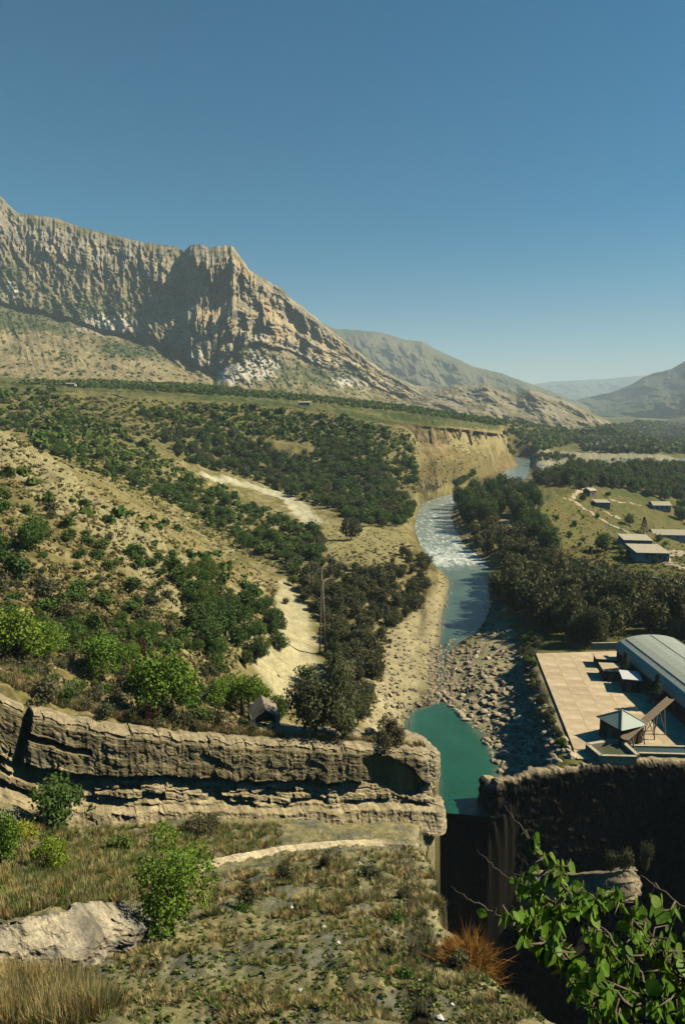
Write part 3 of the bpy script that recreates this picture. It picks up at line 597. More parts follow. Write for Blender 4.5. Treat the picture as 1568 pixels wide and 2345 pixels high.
mcol = mix3(mcol, C(.40, .37, .29), sst(.35, .0, s) * sst(-.3, .2, fbm(xm / 25, s * 3, 3, 126)) * sst(300, 440, PX) * .8)
mcol = mix3(mcol, mix3(np.broadcast_to(C(.19, .165, .085), PX.shape + (3,)), C(.27, .23, .135), sst(-.2, .3, fbm(PX / 14 + s * 4, s * 9, 4, 132))), lows * .85)
mcol = mix3(mcol, C(.29, .26, .195), sst(.6, .75, s) * sst(-.4, .3, fbm(xm / 35, s * 9, 3, 133)) * .55)
mc = np.where((vv[:, None] < vA)[..., None], tcol, mcol); mc = mix3(mc, grn, sst(.35, .8, gm + .5 * fbm(PX / 7, PYm / 7, 3, 128)) * (vv[:, None] >= vA) * .6); mc = mix3(mc, wht, wk * .85)
bl = sst(.82, 1.0, tal) * sst(.12, 0, s); mc = mix3(mc, lerp(tcol, mcol, .5), bl * .6)
o = obj('mountain', mesh_np('mountain', W.reshape(-1, 3), grid_faces(nr, nc), M['cliff'], False, mc.reshape(-1, 3)))
tag(o, 'big craggy limestone mountain above the terrace', None, None, 'structure')
MW, MG = W, gm
# scrub on the mountain: far too small and many to count
rs = np.random.RandomState(5); fi = rs.randint(10, int(nr * .62), 9000); fj = rs.randint(0, nc, 9000)
pg_ = np.clip(gm[fi, fj] * 1.1 + .06 + .12 * (PYm[fi, fj] > 780), 0, 1); kp = rs.rand(9000) < pg_ * .75
v_, f_ = bushes_np(W[fi, fj][kp], rs.uniform(1.6, 4.2, kp.sum()), rs, 12)
tag(obj('mountain_scrub', mesh_np('mountain_scrub', v_, f_, M['leaf_mid'], False)), 'dark green scrub dotted over the mountain slopes', 'scrub', None, 'stuff')
def range_mesh(name, label, ridge, rdist, base, bdist, c1, c2, amp, px0, px1, seed, nc=300, nr=90, freq=300., sharp=1.0):
    p = np.linspace(px0, px1, nc)[None]; v = np.linspace(0, 1, nr)[:, None]; f = np.clip(v / .9, 0, 1); bk = np.clip((v - .9) / .1, 0, 1)
    rp = cv(ridge, p) + 2.0 * sharp * fbm(p / 16, p * 0, 4, seed); bp = cv(base, p) + 6
    yy = lerp(bp, rp, f); rd = cv(rdist, p); bd = cv(bdist, p); D = lerp(bd, rd, f ** .8); xx = (p - 784) / FOC * rd + 0 * v
    D = D - amp * sst(0, .1, f) * sst(1.05, .85, f) * (ridged(xx / freq + .5 * f, f * 1.2 + 0 * p, 5, seed + 1, .58) + .4 * fbm(xx / freq * 3, f * 5, 3, seed + 2))
    w = PYv(p + 0 * v, yy, D); last = int((nr - 1) * .9)
    for i in range(last + 1, nr): k_ = bk[i, 0]; w[i] = w[last] * [1 + .2 * k_, 1 + .2 * k_, 1 - .9 * k_]
    n_ = fbm(xx / freq * 2, f * 6, 4, seed + 3)
    c = mix3(np.broadcast_to(C(*c1), xx.shape + (3,)), C(*c2), sst(-.3, .3, n_))
    o = obj(name, mesh_np(name, w.reshape(-1, 3), grid_faces(nr, nc), M['far'], False, c.reshape(-1, 3))); tag(o, label, None, None, 'structure'); return w, c
range_mesh('badlands_ridge', 'low eroded badlands ridge at the end of the terrace',
    [(830, 830), (880, 852), (950, 882), (1000, 888), (1040, 880), (1080, 882), (1115, 878), (1150, 896), (1180, 900), (1212, 891), (1260, 906), (1320, 928), (1380, 957), (1440, 987), (1480, 1003), (1540, 1012)], [(830, 2300), (1100, 2000), (1300, 1900), (1540, 1900)],
    [(830, 935), (1000, 940), (1200, 980), (1300, 992), (1400, 1002), (1540, 1012)], [(830, 1650), (1100, 1350), (1300, 1350), (1540, 1700)], (.15, .125, .062), (.27, .235, .15), 110, 830, 1540, 140, 380, 120, 130.)
range_mesh('far_ridge', 'long grey green ridge behind the mountain', [(650, 700), (765, 752), (800, 754), (870, 760), (930, 778), (965, 782), (1000, 800), (1080, 838), (1150, 855), (1190, 870), (1250, 892), (1330, 922), (1420, 965)], [(650, 4200), (1420, 4000)],
    [(650, 960), (1420, 985)], [(650, 2700), (1420, 2300)], (.085, .09, .045), (.13, .12, .065), 330, 650, 1420, 150, 320, 100, 420.)
range_mesh('right_mountain', 'hazy mountain closing the valley on the right', [(1210, 950), (1270, 936), (1330, 912), (1400, 898), (1440, 882), (1475, 862), (1500, 853), (1535, 845), (1568, 826), (1700, 770), (1900, 700), (2100, 690)], [(1210, 4600), (1568, 4000), (2100, 3600)],
    [(1210, 985), (1420, 1000), (1500, 1012), (2100, 1020)], [(1210, 3000), (1500, 2300), (2100, 1900)], (.045, .055, .032), (.08, .085, .05), 420, 1210, 2100, 160, 320, 100, 520.)
range_mesh('valley_spur', 'low pale spur in front of the right mountain', [(1420, 1000), (1480, 975), (1530, 960), (1580, 948), (1700, 920), (1900, 900)], [(1420, 2300), (1900, 2100)], [(1420, 1010), (1900, 1025)], [(1420, 1900), (1900, 1500)], (.13, .115, .065), (.06, .065, .035), 150, 1420, 1900, 170, 200, 60, 260.)
range_mesh('horizon_ridge', 'palest ridge far away at the end of the valley', [(1000, 900), (1200, 884), (1260, 873), (1330, 870), (1400, 866), (1480, 858), (1560, 850), (1800, 840)], [(1000, 9500), (1800, 9500)], [(1000, 950), (1800, 950)], [(1000, 7000), (1800, 7000)], (.07, .08, .05), (.10, .10, .065), 500, 1000, 1800, 180, 240, 60, 800.)
# ------------------------------------------------------------------ air
def haze(d, zt):
    mb = MB(); x0, x1, y0, y1, z0 = -13000, 14000, -400, 26000, -40
    mb.box(((x0 + x1) / 2, (y0 + y1) / 2, (z0 + zt) / 2), (x1 - x0, y1 - y0, zt - z0))
    m = bpy.data.materials.new('haze_air'); m.use_nodes = True; nt = m.node_tree; nt.nodes.remove(nt.nodes['Principled BSDF'])
    v = N(nt, 'ShaderNodeVolumePrincipled'); v.inputs['Density'].default_value = d; v.inputs['Color'].default_value = (.68, .86, 1.0, 1); v.inputs['Anisotropy'].default_value = 0.0
    nt.links.new(v.outputs[0], nt.nodes['Material Output'].inputs['Volume'])
    o = mb.build('haze', m); tag(o, 'pale blue haze filling the valley air', 'haze', None, 'stuff')
HAZE_TOP = max(float(o_.bound_box[k][2]) for o_ in COL.objects if o_.type == 'MESH' for k in range(8)) + 15
haze(1.2e-4, HAZE_TOP)
# ------------------------------------------------------------------ rock lofts: ledges and outcrops
def loft(name, label, crv, prof, dmax, mat, colf, step=0.12, nd=80, nback=10, backlen=5.0, drop=0.4, follow=False, jag=0.0, smooth=False, kind='structure'):
    crv = catmull(crv, 24); seg = np.hypot(*np.diff(crv[:, :2], axis=0).T); L = np.concatenate([[0], np.cumsum(seg)])
    n = max(int(L[-1] / step), 30); s = np.linspace(0, L[-1], n); c = np.stack([np.interp(s, L, crv[:, i]) for i in range(3)], 1)
    c[:, 2] += jag * (fbm(s / 1.4, s * 0, 4, 202) + .5 * (hash1(np.floor(s / 1.1), 12) - .5))
    t = np.gradient(c[:, :2], axis=0)
    for _ in range(6): t = (np.vstack([t[:1], t[:-1]]) + t + np.vstack([t[1:], t[-1:]])) / 3
    t /= np.linalg.norm(t, axis=1, keepdims=True); nv = np.stack([t[:, 1], -t[:, 0]], 1)
    d = np.linspace(0, dmax, nd); rows = []; cols = []
    for k in range(nback):
        b = backlen * (1 - k / nback); o_ = prof(s, np.zeros(n))
        z = c[:, 2] + .10 * fbm(s / 1.3, b + 0 * s, 3, 200) - drop * (b / backlen) ** 2
        if follow: z = lerp(z, gz(c[:, 0] + nv[:, 0] * (o_ - b), c[:, 1] + nv[:, 1] * (o_ - b)) - .35, (b / backlen) ** .7)
        rows.append(np.stack([c[:, 0] + nv[:, 0] * (o_ - b), c[:, 1] + nv[:, 1] * (o_ - b), z], 1)); cols.append(colf(s, np.zeros(n) - b * .02))
    for dk in d:
        dk = np.full(n, dk); o_ = prof(s, dk)
        rows.append(np.stack([c[:, 0] + nv[:, 0] * o_, c[:, 1] + nv[:, 1] * o_, c[:, 2] - dk + .08 * fbm(s / .9, dk / .9, 2, 201)], 1)); cols.append(colf(s, dk))
    V_ = np.stack(rows, 0); C_ = np.stack(cols, 0)
    o = obj(name, mesh_np(name, V_.reshape(-1, 3), grid_faces(V_.shape[0], n), mat, smooth, C_.reshape(-1, 3)))
    tag(o, label, None, None, kind); return c, s
LSEG = catmull(LEDGE_ALL, 24); _L = np.concatenate([[0], np.cumsum(np.hypot(*np.diff(LSEG[:, :2], axis=0).T))])
def s_at(i): return _L[i * 24]
S_TIP = s_at(len(LEDGE) - 1); S60 = s_at(3)
def g1(x, c, w): return np.exp(-((x - c) / w) ** 2)
def box1(x, a, b, e): return sst(a - e, a + e, x) * sst(b + e, b - e, x)
def ledge_prof(s, d):
    T1 = 3.75 - .012 * s + .12 * fbm(s / 2.5, s * 0, 3, 210) - .25 * sst(S_TIP - 12, S_TIP - 4, s) + 0.9 * sst(S60 + 10, S60 - 2, s); T2 = T1 + 2.15 + .25 * fbm(s / 4, s * 0, 2, 211)
    o = .20 * fbm(s / 2.2, d / 1.4, 4, 212) + .10 * ridged(s / .8, d / 5.0, 2, 213) + .05 * fbm(s / .35, d / .3, 2, 214)
    o = o + .22 * (hash1(np.floor(s / 3.1 + .6 * perlin(d / 1.1, s * 0, 233)), 9) - .5) * (d < T1) - .28 * (np.abs((s / 3.1 + .6 * perlin(d / 1.1, s * 0, 233)) % 1.0 - .5) > .485) * (d < T1) + .13 * (hash1(np.floor(s / .9 + .3 * perlin(d, s, 234)) + 17 * np.floor(d / .55), 10) - .5) - .55 * sst(.7, 0, d) ** 2 - .22 * (np.floor(d / .28 + .5 * fbm(s / 1.5, d * 0, 2, 216)) % 2) * sst(1.0, .5, d)
    A1 = 2.0 + 1.0 * fbm(s / 4.5, s * 0, 3, 217) + .5 * sst(S60 + 7, S60 + 1, s)
    o = o - np.clip(A1, .8, 3.0) * box1(d, T1 - .02, T1 + .55 + .55 * fbm(s / 3, s * 0, 2, 218), .03)
    bed = np.floor(d / .46 + .35 * fbm(s / 6, s * 0, 2, 229)); blk = hash1(np.floor(s / (1.3 + 1.5 * hash1(bed, 6)) + 7.7 * hash1(bed, 7)) + 13 * bed, 3) - .5
    mid = box1(d, T1 + .3, T2, .08); o = o + mid * (-.38 + .62 * blk - .35 * sst(T2 - .2, T1, d))
    n2 = T1 + 1.15 + .3 * fbm(s / 3.0, s * 0, 3, 221)
    o = o - mid * np.clip(.35 + .9 * fbm(s / 2.6, s * 0, 3, 222), 0, .9) * box1(d, n2, n2 + .14, .04)
    A3 = np.clip(.55 + 1.4 * fbm(s / 5, s * 0, 2, 223), 0, 1.7)
    o = o - A3 * box1(d, T2 - .05, T2 + .42, .06) + .55 * sst(T2 + .3, T2 + .6, d) + .35 * sst(T2 + .6, dM, d)
    e = ((s - (S_TIP - 3.9 + .25 * (d - 2.4))) / 3.0) ** 2 + ((d - 2.6 - .2 * (s - S_TIP + 4)) / 1.85) ** 2 + .35 * fbm(s / 1.2, d / .9, 3, 224)   # hollow near the tip
    o = o - 5.0 * sst(1.03, .9, e)
    o = o - 1.6 * box1(s, S60 + .1 - .25 * d, S60 + .5 - .22 * d, .10) * (d < 5.2)                                   # crack
    o = o - 1.5 * box1(d, 1.75 + .05 * (s - S60), 2.35 + .02 * (s - S60), .05) * box1(s, S60, S60 + 4.2, .2)
    o = o - 1.7 * sst(S60 + 7, S60 + .5, s) * box1(d, T1 - .1, T1 + 1.4 * sst(S60 + 7, S60, s), .1) * (s > S60 - 1)
    return o
dM = 8.0
def ledge_col(s, d):
    s = s + 0 * d; k = fbm(s / 1.6, d / 1.2, 4, 230)
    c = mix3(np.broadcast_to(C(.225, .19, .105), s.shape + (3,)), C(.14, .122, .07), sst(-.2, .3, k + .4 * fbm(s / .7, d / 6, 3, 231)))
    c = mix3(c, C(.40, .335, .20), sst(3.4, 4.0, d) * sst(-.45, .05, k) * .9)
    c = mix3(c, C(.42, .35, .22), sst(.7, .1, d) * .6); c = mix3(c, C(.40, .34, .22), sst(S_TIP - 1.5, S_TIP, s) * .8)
    return mix3(c, C(.13, .125, .10), sst(.2, .5, fbm(s / 1.1, d / 4, 3, 232)) * .5)
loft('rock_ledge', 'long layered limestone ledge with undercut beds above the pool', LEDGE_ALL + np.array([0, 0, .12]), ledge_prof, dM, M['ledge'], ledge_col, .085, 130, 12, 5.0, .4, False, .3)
def pale_col(a, b, seed):
    def f(s, d):
        s = s + 0 * d; k = fbm(s / .9, d / .8, 4, seed)
        c = mix3(np.broadcast_to(C(*a), s.shape + (3,)), C(*b), sst(-.1, .3, k)); return mix3(c, C(.14, .14, .12), sst(.15, .4, fbm(s / .5, d / 1.2, 4, seed + 1)) * .75)
    return f
def outc_prof(s, d):
    o = .34 * fbm(s / .9, d / .7, 4, 240) + .25 * (hash1(np.floor(s / 1.1 + .4 * perlin(d / .6, s * 0, 243)), 5) - .5) + .07 * fbm(s / .25, d / .25, 2, 241) - .55 * sst(.9, 0, d) ** 1.5 + .30 * d / 2.2
    o = o - .9 * box1(s, OS - .25, OS + .15, .15) - .45 * box1(d, 1.75, 1.9, .04) * sst(-.1, .2, fbm(s / 1.2, s * 0, 2, 242))
    return o
oc = [PY(-200, 2130, 15.6), PY(-60, 2122, 15.9), PY(40, 2116, 16.3), PY(130, 2108, 16.9), PY(180, 2104, 17.4), PY(250, 2084, 18.4), PY(310, 2070, 19.4), PY(345, 2078, 20.4), PY(352, 2070, 22.0)]
OS = 7.6
loft('rock_outcrop', 'pale weathered limestone blocks cropping out of the grassy slope', oc, outc_prof, 3.0, M['ledge'], pale_col((.42, .37, .26), (.24, .22, .17), 245), .05, 60, 12, 3.2, .2, True, .25)
ps = [(400, 2000), (460, 1980), (516, 1962), (627, 1942), (730, 1929), (850, 1924), (960, 1932)]
pc_ = []
for a, b in ps: h_ = hit(a, b + 14); pc_.append(PY(a, b, h_[1]))
loft('bedding_step', 'smooth bare pale limestone step crossing the slope', pc_, lambda s, d: .05 * fbm(s / 1.5, d / .6, 3, 250) - .12 * (d < .08) + .75 * d + .12 * sst(0, .1, d), 1.6, M['ledge'], pale_col((.47, .40, .26), (.44, .37, .24), 252), .08, 40, 8, 1.2, .1, True)
# sunlit rock shelf standing in the gorge
sh = [PY(1198, 2040, 60), PY(1206, 2004, 58), PY(1255, 2000, 57.5), PY(1330, 1998, 56), PY(1400, 1996, 54.5), PY(1445, 1990, 55), PY(1450, 1984, 60)]
def shelf_prof(s, d): return .45 * fbm(s / 1.8, d / .8, 4, 260) + .5 * (hash1(np.floor(d / .8 + .3 * perlin(s / 2, s * 0, 262)), 2) - .3) + .5 * sst(0, 2.2, d) - 5.0 * sst(2.4, 3.4, d)
loft('rock_shelf', 'small sunlit layered rock shelf inside the dark gorge', sh, shelf_prof, 34.0, M['ledge'], lambda s, d: mix3(np.broadcast_to(C(.28, .235, .155), (s + 0 * d).shape + (3,)), C(.022, .019, .014), sst(2.3, 3.2, d + 0 * s)), .2, 160, 6, 1.6, 1.2)  # rock under the shelf top painted near black as gorge shade
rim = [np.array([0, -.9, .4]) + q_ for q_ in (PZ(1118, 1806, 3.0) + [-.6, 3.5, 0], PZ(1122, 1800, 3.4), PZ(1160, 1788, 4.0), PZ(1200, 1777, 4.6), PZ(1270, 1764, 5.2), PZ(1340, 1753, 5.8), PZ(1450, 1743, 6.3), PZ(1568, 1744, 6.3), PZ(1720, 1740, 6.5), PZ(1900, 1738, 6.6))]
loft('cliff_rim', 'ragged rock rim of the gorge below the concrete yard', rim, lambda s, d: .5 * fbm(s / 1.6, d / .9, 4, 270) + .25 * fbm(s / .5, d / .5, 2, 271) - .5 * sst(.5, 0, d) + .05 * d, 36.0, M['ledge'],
     lambda s, d: mix3(np.broadcast_to(C(.36, .30, .19), (s + 0 * d).shape + (3,)), C(.022, .019, .014), sst(.05, .45, d + 0 * s)), .16, 110, 6, 2.2, .9, False, .4)  # face below the lip darkened to black, shade put into the colour

# fluted clay bluff at the edge of the terrace, and the shaded hollow further left
bl_ = [PY(820, 966, 500), PY(870, 966, 498), PY(930, 970, 503), PY(1000, 976, 514), PY(1060, 983, 553), PY(1120, 990, 602), PY(1146, 994, 634), PY(1151, 996, 655), PY(1148, 994, 720), PY(1150, 992, 770)]
def bluff_prof(s, d):
    a = sst(10, 120, s)
    return a * (-7.0 * np.clip(ridged(s / 12.0 + .1 * fbm(s / 5, d / 8, 2, 280), d / 40, 3, 281) - .1, 0, 1) * sst(0, 3, d) * sst(24, 12, d) + .8 * fbm(s / 3, d / 3, 3, 282)) + 1.2 + .16 * d + .55 * np.clip(d - 13, 0, 99)
def bluff_col(s, d):
    s = s + 0 * d; c = mix3(np.broadcast_to(C(.30, .24, .12), s.shape + (3,)), C(.20, .15, .065), sst(-.2, .3, fbm(s / 12, d / 5, 4, 283)))
    return mix3(c, C(.165, .125, .05), sst(13, 20, d) * .8 * sst(-.5, .1, fbm(s / 8, d / 8, 3, 284)))
loft('clay_bluff', 'fluted pale clay cliff at the edge of the terrace above the river', bl_, bluff_prof, 33.0, M['ground'], bluff_col, .9, 70, 5, 8.0, .5)
ho_ = [PY(120, 903, 458), PY(150, 897, 455), PY(185, 896, 462), PY(205, 897, 478), PY(235, 898, 480), PY(262, 903, 466), PY(282, 908, 462)]
loft('hollow_wall', 'shaded earth wall of the collapsed hollow in the plateau edge', ho_, lambda s, d: 1.5 * fbm(s / 5, d / 6, 4, 290) - 1.5 * ridged(s / 7, d / 30, 2, 291) - .15 * d, 19.0, M['ground'], lambda s, d: mix3(np.broadcast_to(C(.26, .21, .12), (s + 0 * d).shape + (3,)), C(.14, .11, .06), sst(-.2, .3, fbm(s / 5, d / 5, 3, 292))), .8, 40, 4, 5.0, .5)
# ------------------------------------------------------------------ plants
def crown_np(seed, n, leaf, zr=0.85, lobes=16, spread=.62, lob=.48, z0=.0, droop=0.0, narrow=None):
    rs = np.random.RandomState(seed)
    c = rs.normal(size=(lobes, 3)); c /= np.linalg.norm(c, axis=1, keepdims=True); c *= rs.uniform(.25, 1, (lobes, 1)) ** .6 * spread
    c[:, 2] *= zr; c[0] = 0; lr_ = lob * rs.uniform(.55, 1.25, lobes)
    if narrow: c[:, :2] *= narrow; c[:, 2] = rs.uniform(-1, 1, lobes) * zr; lr_ *= .55 * (1.1 - .5 * np.abs(c[:, 2]) / zr)
    k = rs.choice(lobes, n, p=lr_ ** 2 / (lr_ ** 2).sum()); d = rs.normal(size=(n, 3)); d /= np.linalg.norm(d, axis=1, keepdims=True)
    rad = lr_[k] * rs.uniform(.5, 1.06, n); p = c[k] + d * rad[:, None]
    p[:, 2] = np.maximum(p[:, 2], -zr * .72 + .1 * rs.rand(n))
    nrm = d + .8 * rs.normal(size=(n, 3)); a = rs.normal(size=(n, 3)); a[:, 2] -= droop; a -= nrm * (a * nrm).sum(1, keepdims=True) / (nrm * nrm).sum(1, keepdims=True)
    a /= np.linalg.norm(a, axis=1, keepdims=True) + 1e-9; b = np.cross(nrm, a); b /= np.linalg.norm(b, axis=1, keepdims=True) + 1e-9
    s = (leaf * rs.uniform(.6, 1.35, n))[:, None]; a = a * s; b = b * s * .62
    v = np.stack([p - a, p + b, p + a, p - b], 1).reshape(-1, 3); v[:, 2] += zr * .78 + z0
    return v, np.arange(4 * n).reshape(-1, 4)
def trunk_mb(seed, h, r, zr, limbs=4):
    rd = random.Random(seed); mb = MB(); lean = (rd.uniform(-.12, .12), rd.uniform(-.12, .12))
    pts = [(0, 0, -.25)] + [(lean[0] * t, lean[1] * t, h * t) for t in (.35, .7, 1)]; mb.tube(pts, [r * 1.3, r, r * .8, r * .5], 6)
    for i in range(limbs):
        a = 6.28 * i / limbs + rd.random(); l = rd.uniform(.35, .6); z = h * rd.uniform(.45, .8)
        mb.tube([(lean[0] * .6, lean[1] * .6, z), (math.cos(a) * l * .5, math.sin(a) * l * .5, z + zr * .3), (math.cos(a) * l, math.sin(a) * l, z + zr * .7)], [r * .55, r * .38, r * .15], 5)
    return mb
PROTO = {}
def proto(kind, mat, nvar, n, leaf, zr, z0, rtrunk=.05, **kw):
    L = []
    for i in range(nvar):
        v, f = crown_np(hash(kind) % 1 + 11 * i + 1000 + len(PROTO) * 77, n, leaf, zr, z0=z0, **kw)
        cm = mesh_np(kind + '_crown', v, f, M[mat], False); tm = trunk_mb(i + 7, z0 + zr * .7, rtrunk, zr).mesh(kind + '_trunk', M['bark'], True); L.append((cm, tm, z0 + 1.6 * zr))
    PROTO[kind] = L
proto('broad', 'leaf_broad', 6, 900, .105, .85, .25)
proto('willow', 'leaf_willow', 6, 1300, .085, .85, .15, droop=.5, lobes=26, lob=.36, spread=.7)
proto('brown', 'leaf_brown', 5, 1300, .085, .85, .12, droop=.4, lobes=28, lob=.34, spread=.72)
proto('mid', 'leaf_mid', 5, 700, .12, .8, .1)
proto('bright', 'leaf_bright', 5, 4600, .043, .82, .30, lobes=26, lob=.36, spread=.72)
proto('yellow', 'leaf_yellow', 2, 1500, .07, .8, .2, lobes=18)
proto('grey', 'leaf_grey', 5, 800, .10, .75, .02, droop=-.4)
proto('red', 'leaf_red', 3, 700, .10, .8, .05)
proto('herobroad', 'leaf_mid', 3, 5000, .043, .80, .18, lobes=30, lob=.34, spread=.74)
proto('herodark', 'leaf_broad', 3, 3000, .06, .85, .15, lobes=24, lob=.38, spread=.72)
proto('tall', 'leaf_bright', 2, 7000, .036, 1.25, .25, lobes=26, lob=.36, spread=.80)
proto('herowillow', 'leaf_willow', 3, 5200, .042, .85, .15, droop=.6, lobes=34, lob=.30, spread=.76)
proto('herogrey', 'leaf_grey', 2, 4200, .045, .75, .02, droop=-.4, lobes=30, lob=.32, spread=.74)
proto('poplar', 'leaf_broad', 2, 1200, .10, 2.2, .6, narrow=.35, lobes=18)
def conifer():
    v = []; f = []; rs = np.random.RandomState(3)
    for i in range(1500):
        t = rs.rand() ** .8; z = .35 + 2.2 * t; R = (1 - t) * .9 + .08; a = rs.rand() * 6.28; tier = .8 + .2 * math.sin(z * 14); r = R * tier * rs.uniform(.5, 1)
        p = np.array([math.cos(a) * r, math.sin(a) * r, z - .18 * r]); d = np.array([math.cos(a), math.sin(a), -.25 + .5 * rs.rand()]); s = np.array([-math.sin(a), math.cos(a), rs.normal() * .4])
        n = len(v); v += [p - d * .09, p + s * .035, p + d * .11, p - s * .035]; f.append((n, n + 1, n + 2, n + 3))
    tm = MB().tube([(0, 0, -.2), (0, 0, 1.2), (0, 0, 2.5)], [.07, .05, .01], 6).mesh('conifer_trunk', M['bark'], True)
    PROTO['conifer'] = [(mesh_np('conifer_crown', np.array(v), np.array(f), M['leaf_conifer'], False), tm, 2.6)]
conifer()
RNG = random.Random(21)
def plant(kind, pos, width, height, label, cat, group, name, trunk=True):
    cm, tm, h0 = RNG.choice(PROTO[kind]); o = empty(name, (pos[0], pos[1], pos[2] - .05), RNG.uniform(0, 6.28))
    sx = width / 2 / 1.0; o.scale = (sx * RNG.uniform(.78, 1.3), sx * RNG.uniform(.78, 1.3), height / h0); tag(o, label, cat, group)
    obj('crown', cm, o)
    if trunk: obj('trunk', tm, o)
    return o
def in_px(poly, n, seed):
    rs = np.random.RandomState(seed); P = np.array(poly, float); out = []
    x0, y0 = P.min(0); x1, y1 = P.max(0)
    while len(out) < n:
        x = rs.uniform(x0, x1, n * 3); y = rs.uniform(y0, y1, n * 3); m = in_poly(x, y, poly); out += list(zip(x[m], y[m]))
    return np.array(out[:n])
STUFF = {}
TONE = {'broad': 'dark green', 'herodark': 'dense deep green', 'mid': 'fresh green', 'herobroad': 'leafy green', 'willow': 'grey green', 'brown': 'brownish', 'grey': 'greyish', 'herogrey': 'dense greyish', 'bright': 'light green', 'red': 'reddish'}
def own_label(label, kind, f):
    """size and tone of this very plant, then where it stands"""
    i = min(label.find(w) for w in ('tree', 'willow', 'shrub', 'bush') if label.find(w) >= 0)
    return ('small' if f < .15 else 'mid-sized' if f < .5 else 'large') + ' ' + TONE[kind] + ' ' + label[i:]
def scatter(poly, n, kinds, wr, hr, sep, seed, label, cat, group, name, keep=1.0, cond=None, trunk=True, rmax=None):
    """plants on the ground seen in a patch of the photograph; keep = share built one by one, the rest joins a far-off mass"""
    px = in_px(poly, n * 4, seed); P = hitv(px[:, 0], px[:, 1]); rs = np.random.RandomState(seed + 1); got = []; G = np.zeros((n + 1, 2))
    for p in P:
        if np.isnan(p[0]) or len(got) >= n: continue
        if rmax and math.hypot(p[0], p[1]) > rmax: continue
        if cond is not None and not cond(p): continue
        if got and (((G[:len(got)] - p[:2]) ** 2).sum(1) < sep * sep).any(): continue
        G[len(got)] = p[:2]; got.append(p)
    got.sort(key=lambda p: p[0] ** 2 + p[1] ** 2)
    for i, p in enumerate(got):
        k = kinds[rs.randint(len(kinds))]; w = wr[0] + (wr[1] - wr[0]) * rs.rand() ** 1.5; h = w * rs.uniform(*hr)
        if i < keep * len(got): plant(k, p, w, h, own_label(label, k, (w - wr[0]) / (wr[1] - wr[0])), cat, group, name, trunk)
        else: STUFF.setdefault(k, []).append((p[0], p[1], p[2] + h * .35, w * .55))
    return len(got)
RD0 = lambda p: float(bil(SRD, np.array([p[0]]), np.array([p[1]]))[0]) > 2.5
LAND = RD0
g_w = 'trees along the river'; T_ = 'tree'; S_ = 'shrub'
scatter([(1040, 1165), (1075, 1125), (1130, 1120), (1150, 1160), (1145, 1215), (1075, 1215)], 26, ['herodark'], (6, 9), (1.1, 1.5), 4.2, 31, 'tall dark green tree in the clump inside the river bend', T_, 'dark trees inside the river bend', 'riverside_tree', cond=LAND)
scatter([(1140, 1120), (1185, 1110), (1215, 1150), (1240, 1210), (1280, 1260), (1270, 1300), (1215, 1260), (1180, 1200)], 40, ['herodark', 'herodark', 'willow'], (6, 9), (1.0, 1.4), 4.0, 32, 'dark green tree in the belt between gravel path and meadow', T_, 'dark trees beside the meadow', 'riverside_tree', cond=LAND)
scatter([(1065, 1225), (1130, 1205), (1190, 1235), (1185, 1285), (1110, 1280)], 18, ['brown'], (6, 8.5), (.8, 1.0), 4.0, 33, 'brownish willow leaning over the white rapids', T_, 'brown willows by the rapids', 'willow_tree', cond=LAND)
scatter([(1125, 1330), (1180, 1285), (1260, 1310), (1330, 1370), (1410, 1440), (1390, 1475), (1300, 1470), (1240, 1450), (1170, 1400)], 46, ['brown', 'brown', 'willow'], (7, 10), (.85, 1.15), 4.2, 34, 'brownish grey willow in the dense belt on the right river bank', T_, 'willows on the right river bank', 'willow_tree', cond=LAND)
scatter([(1290, 1330), (1380, 1340), (1450, 1370), (1568, 1400), (1640, 1460), (1560, 1480), (1440, 1440), (1350, 1400)], 34, ['willow', 'willow', 'brown'], (8, 11), (.8, 1.0), 5, 35, 'grey green willow in the thicket behind the long shed', T_, 'willows behind the shed', 'willow_tree')
plant('herowillow', hit(1365, 1485), 8.2, 8.2, 'big rounded grey green willow at the back corner of the yard', T_, None, 'willow_tree')
plant('herowillow', hit(1330, 1478), 7.0, 6.8, 'second large willow beside the back edge of the concrete yard', T_, None, 'willow_tree')
scatter([(1215, 1098), (1300, 1080), (1420, 1072), (1568, 1068), (1640, 1100), (1600, 1165), (1545, 1150), (1470, 1135), (1380, 1115), (1330, 1122), (1240, 1112)], 230, ['broad', 'broad', 'herodark', 'willow'], (7, 11), (.75, 1.05), 4.4, 36, 'dark green tree in the wood behind the village houses', T_, 'trees of the wood behind the houses', 'woodland_tree', keep=.95)
scatter([(1540, 1150), (1600, 1150), (1640, 1230), (1590, 1240), (1545, 1190)], 12, ['broad', 'herodark'], (6, 9), (.8, 1.1), 4, 37, 'dark green tree at the edge of the wood beside the long house', T_, 'trees beside the long house', 'woodland_tree')
scatter([(1320, 1008), (1400, 994), (1568, 988), (1660, 995), (1640, 1042), (1480, 1040), (1340, 1038)], 520, ['broad', 'willow'], (9, 14), (.6, .9), 6, 38, 'dark tree in the far wood beyond the gravel bars', T_, 'far wood', 'woodland_tree', keep=0)
scatter([(1200, 1050), (1290, 1042), (1320, 1052), (1240, 1062)], 22, ['broad'], (6, 9), (.6, .8), 5, 39, 'low dark tree on the gravel island in the braided river', T_, 'trees on the gravel island', 'island_tree', cond=LAND)
scatter([(1300, 1066), (1420, 1056), (1500, 1062), (1380, 1074)], 14, ['mid', 'broad'], (4, 6), (.5, .7), 5, 40, 'low bush on the gravel bars', S_, 'bushes on the gravel bars', 'shrub')
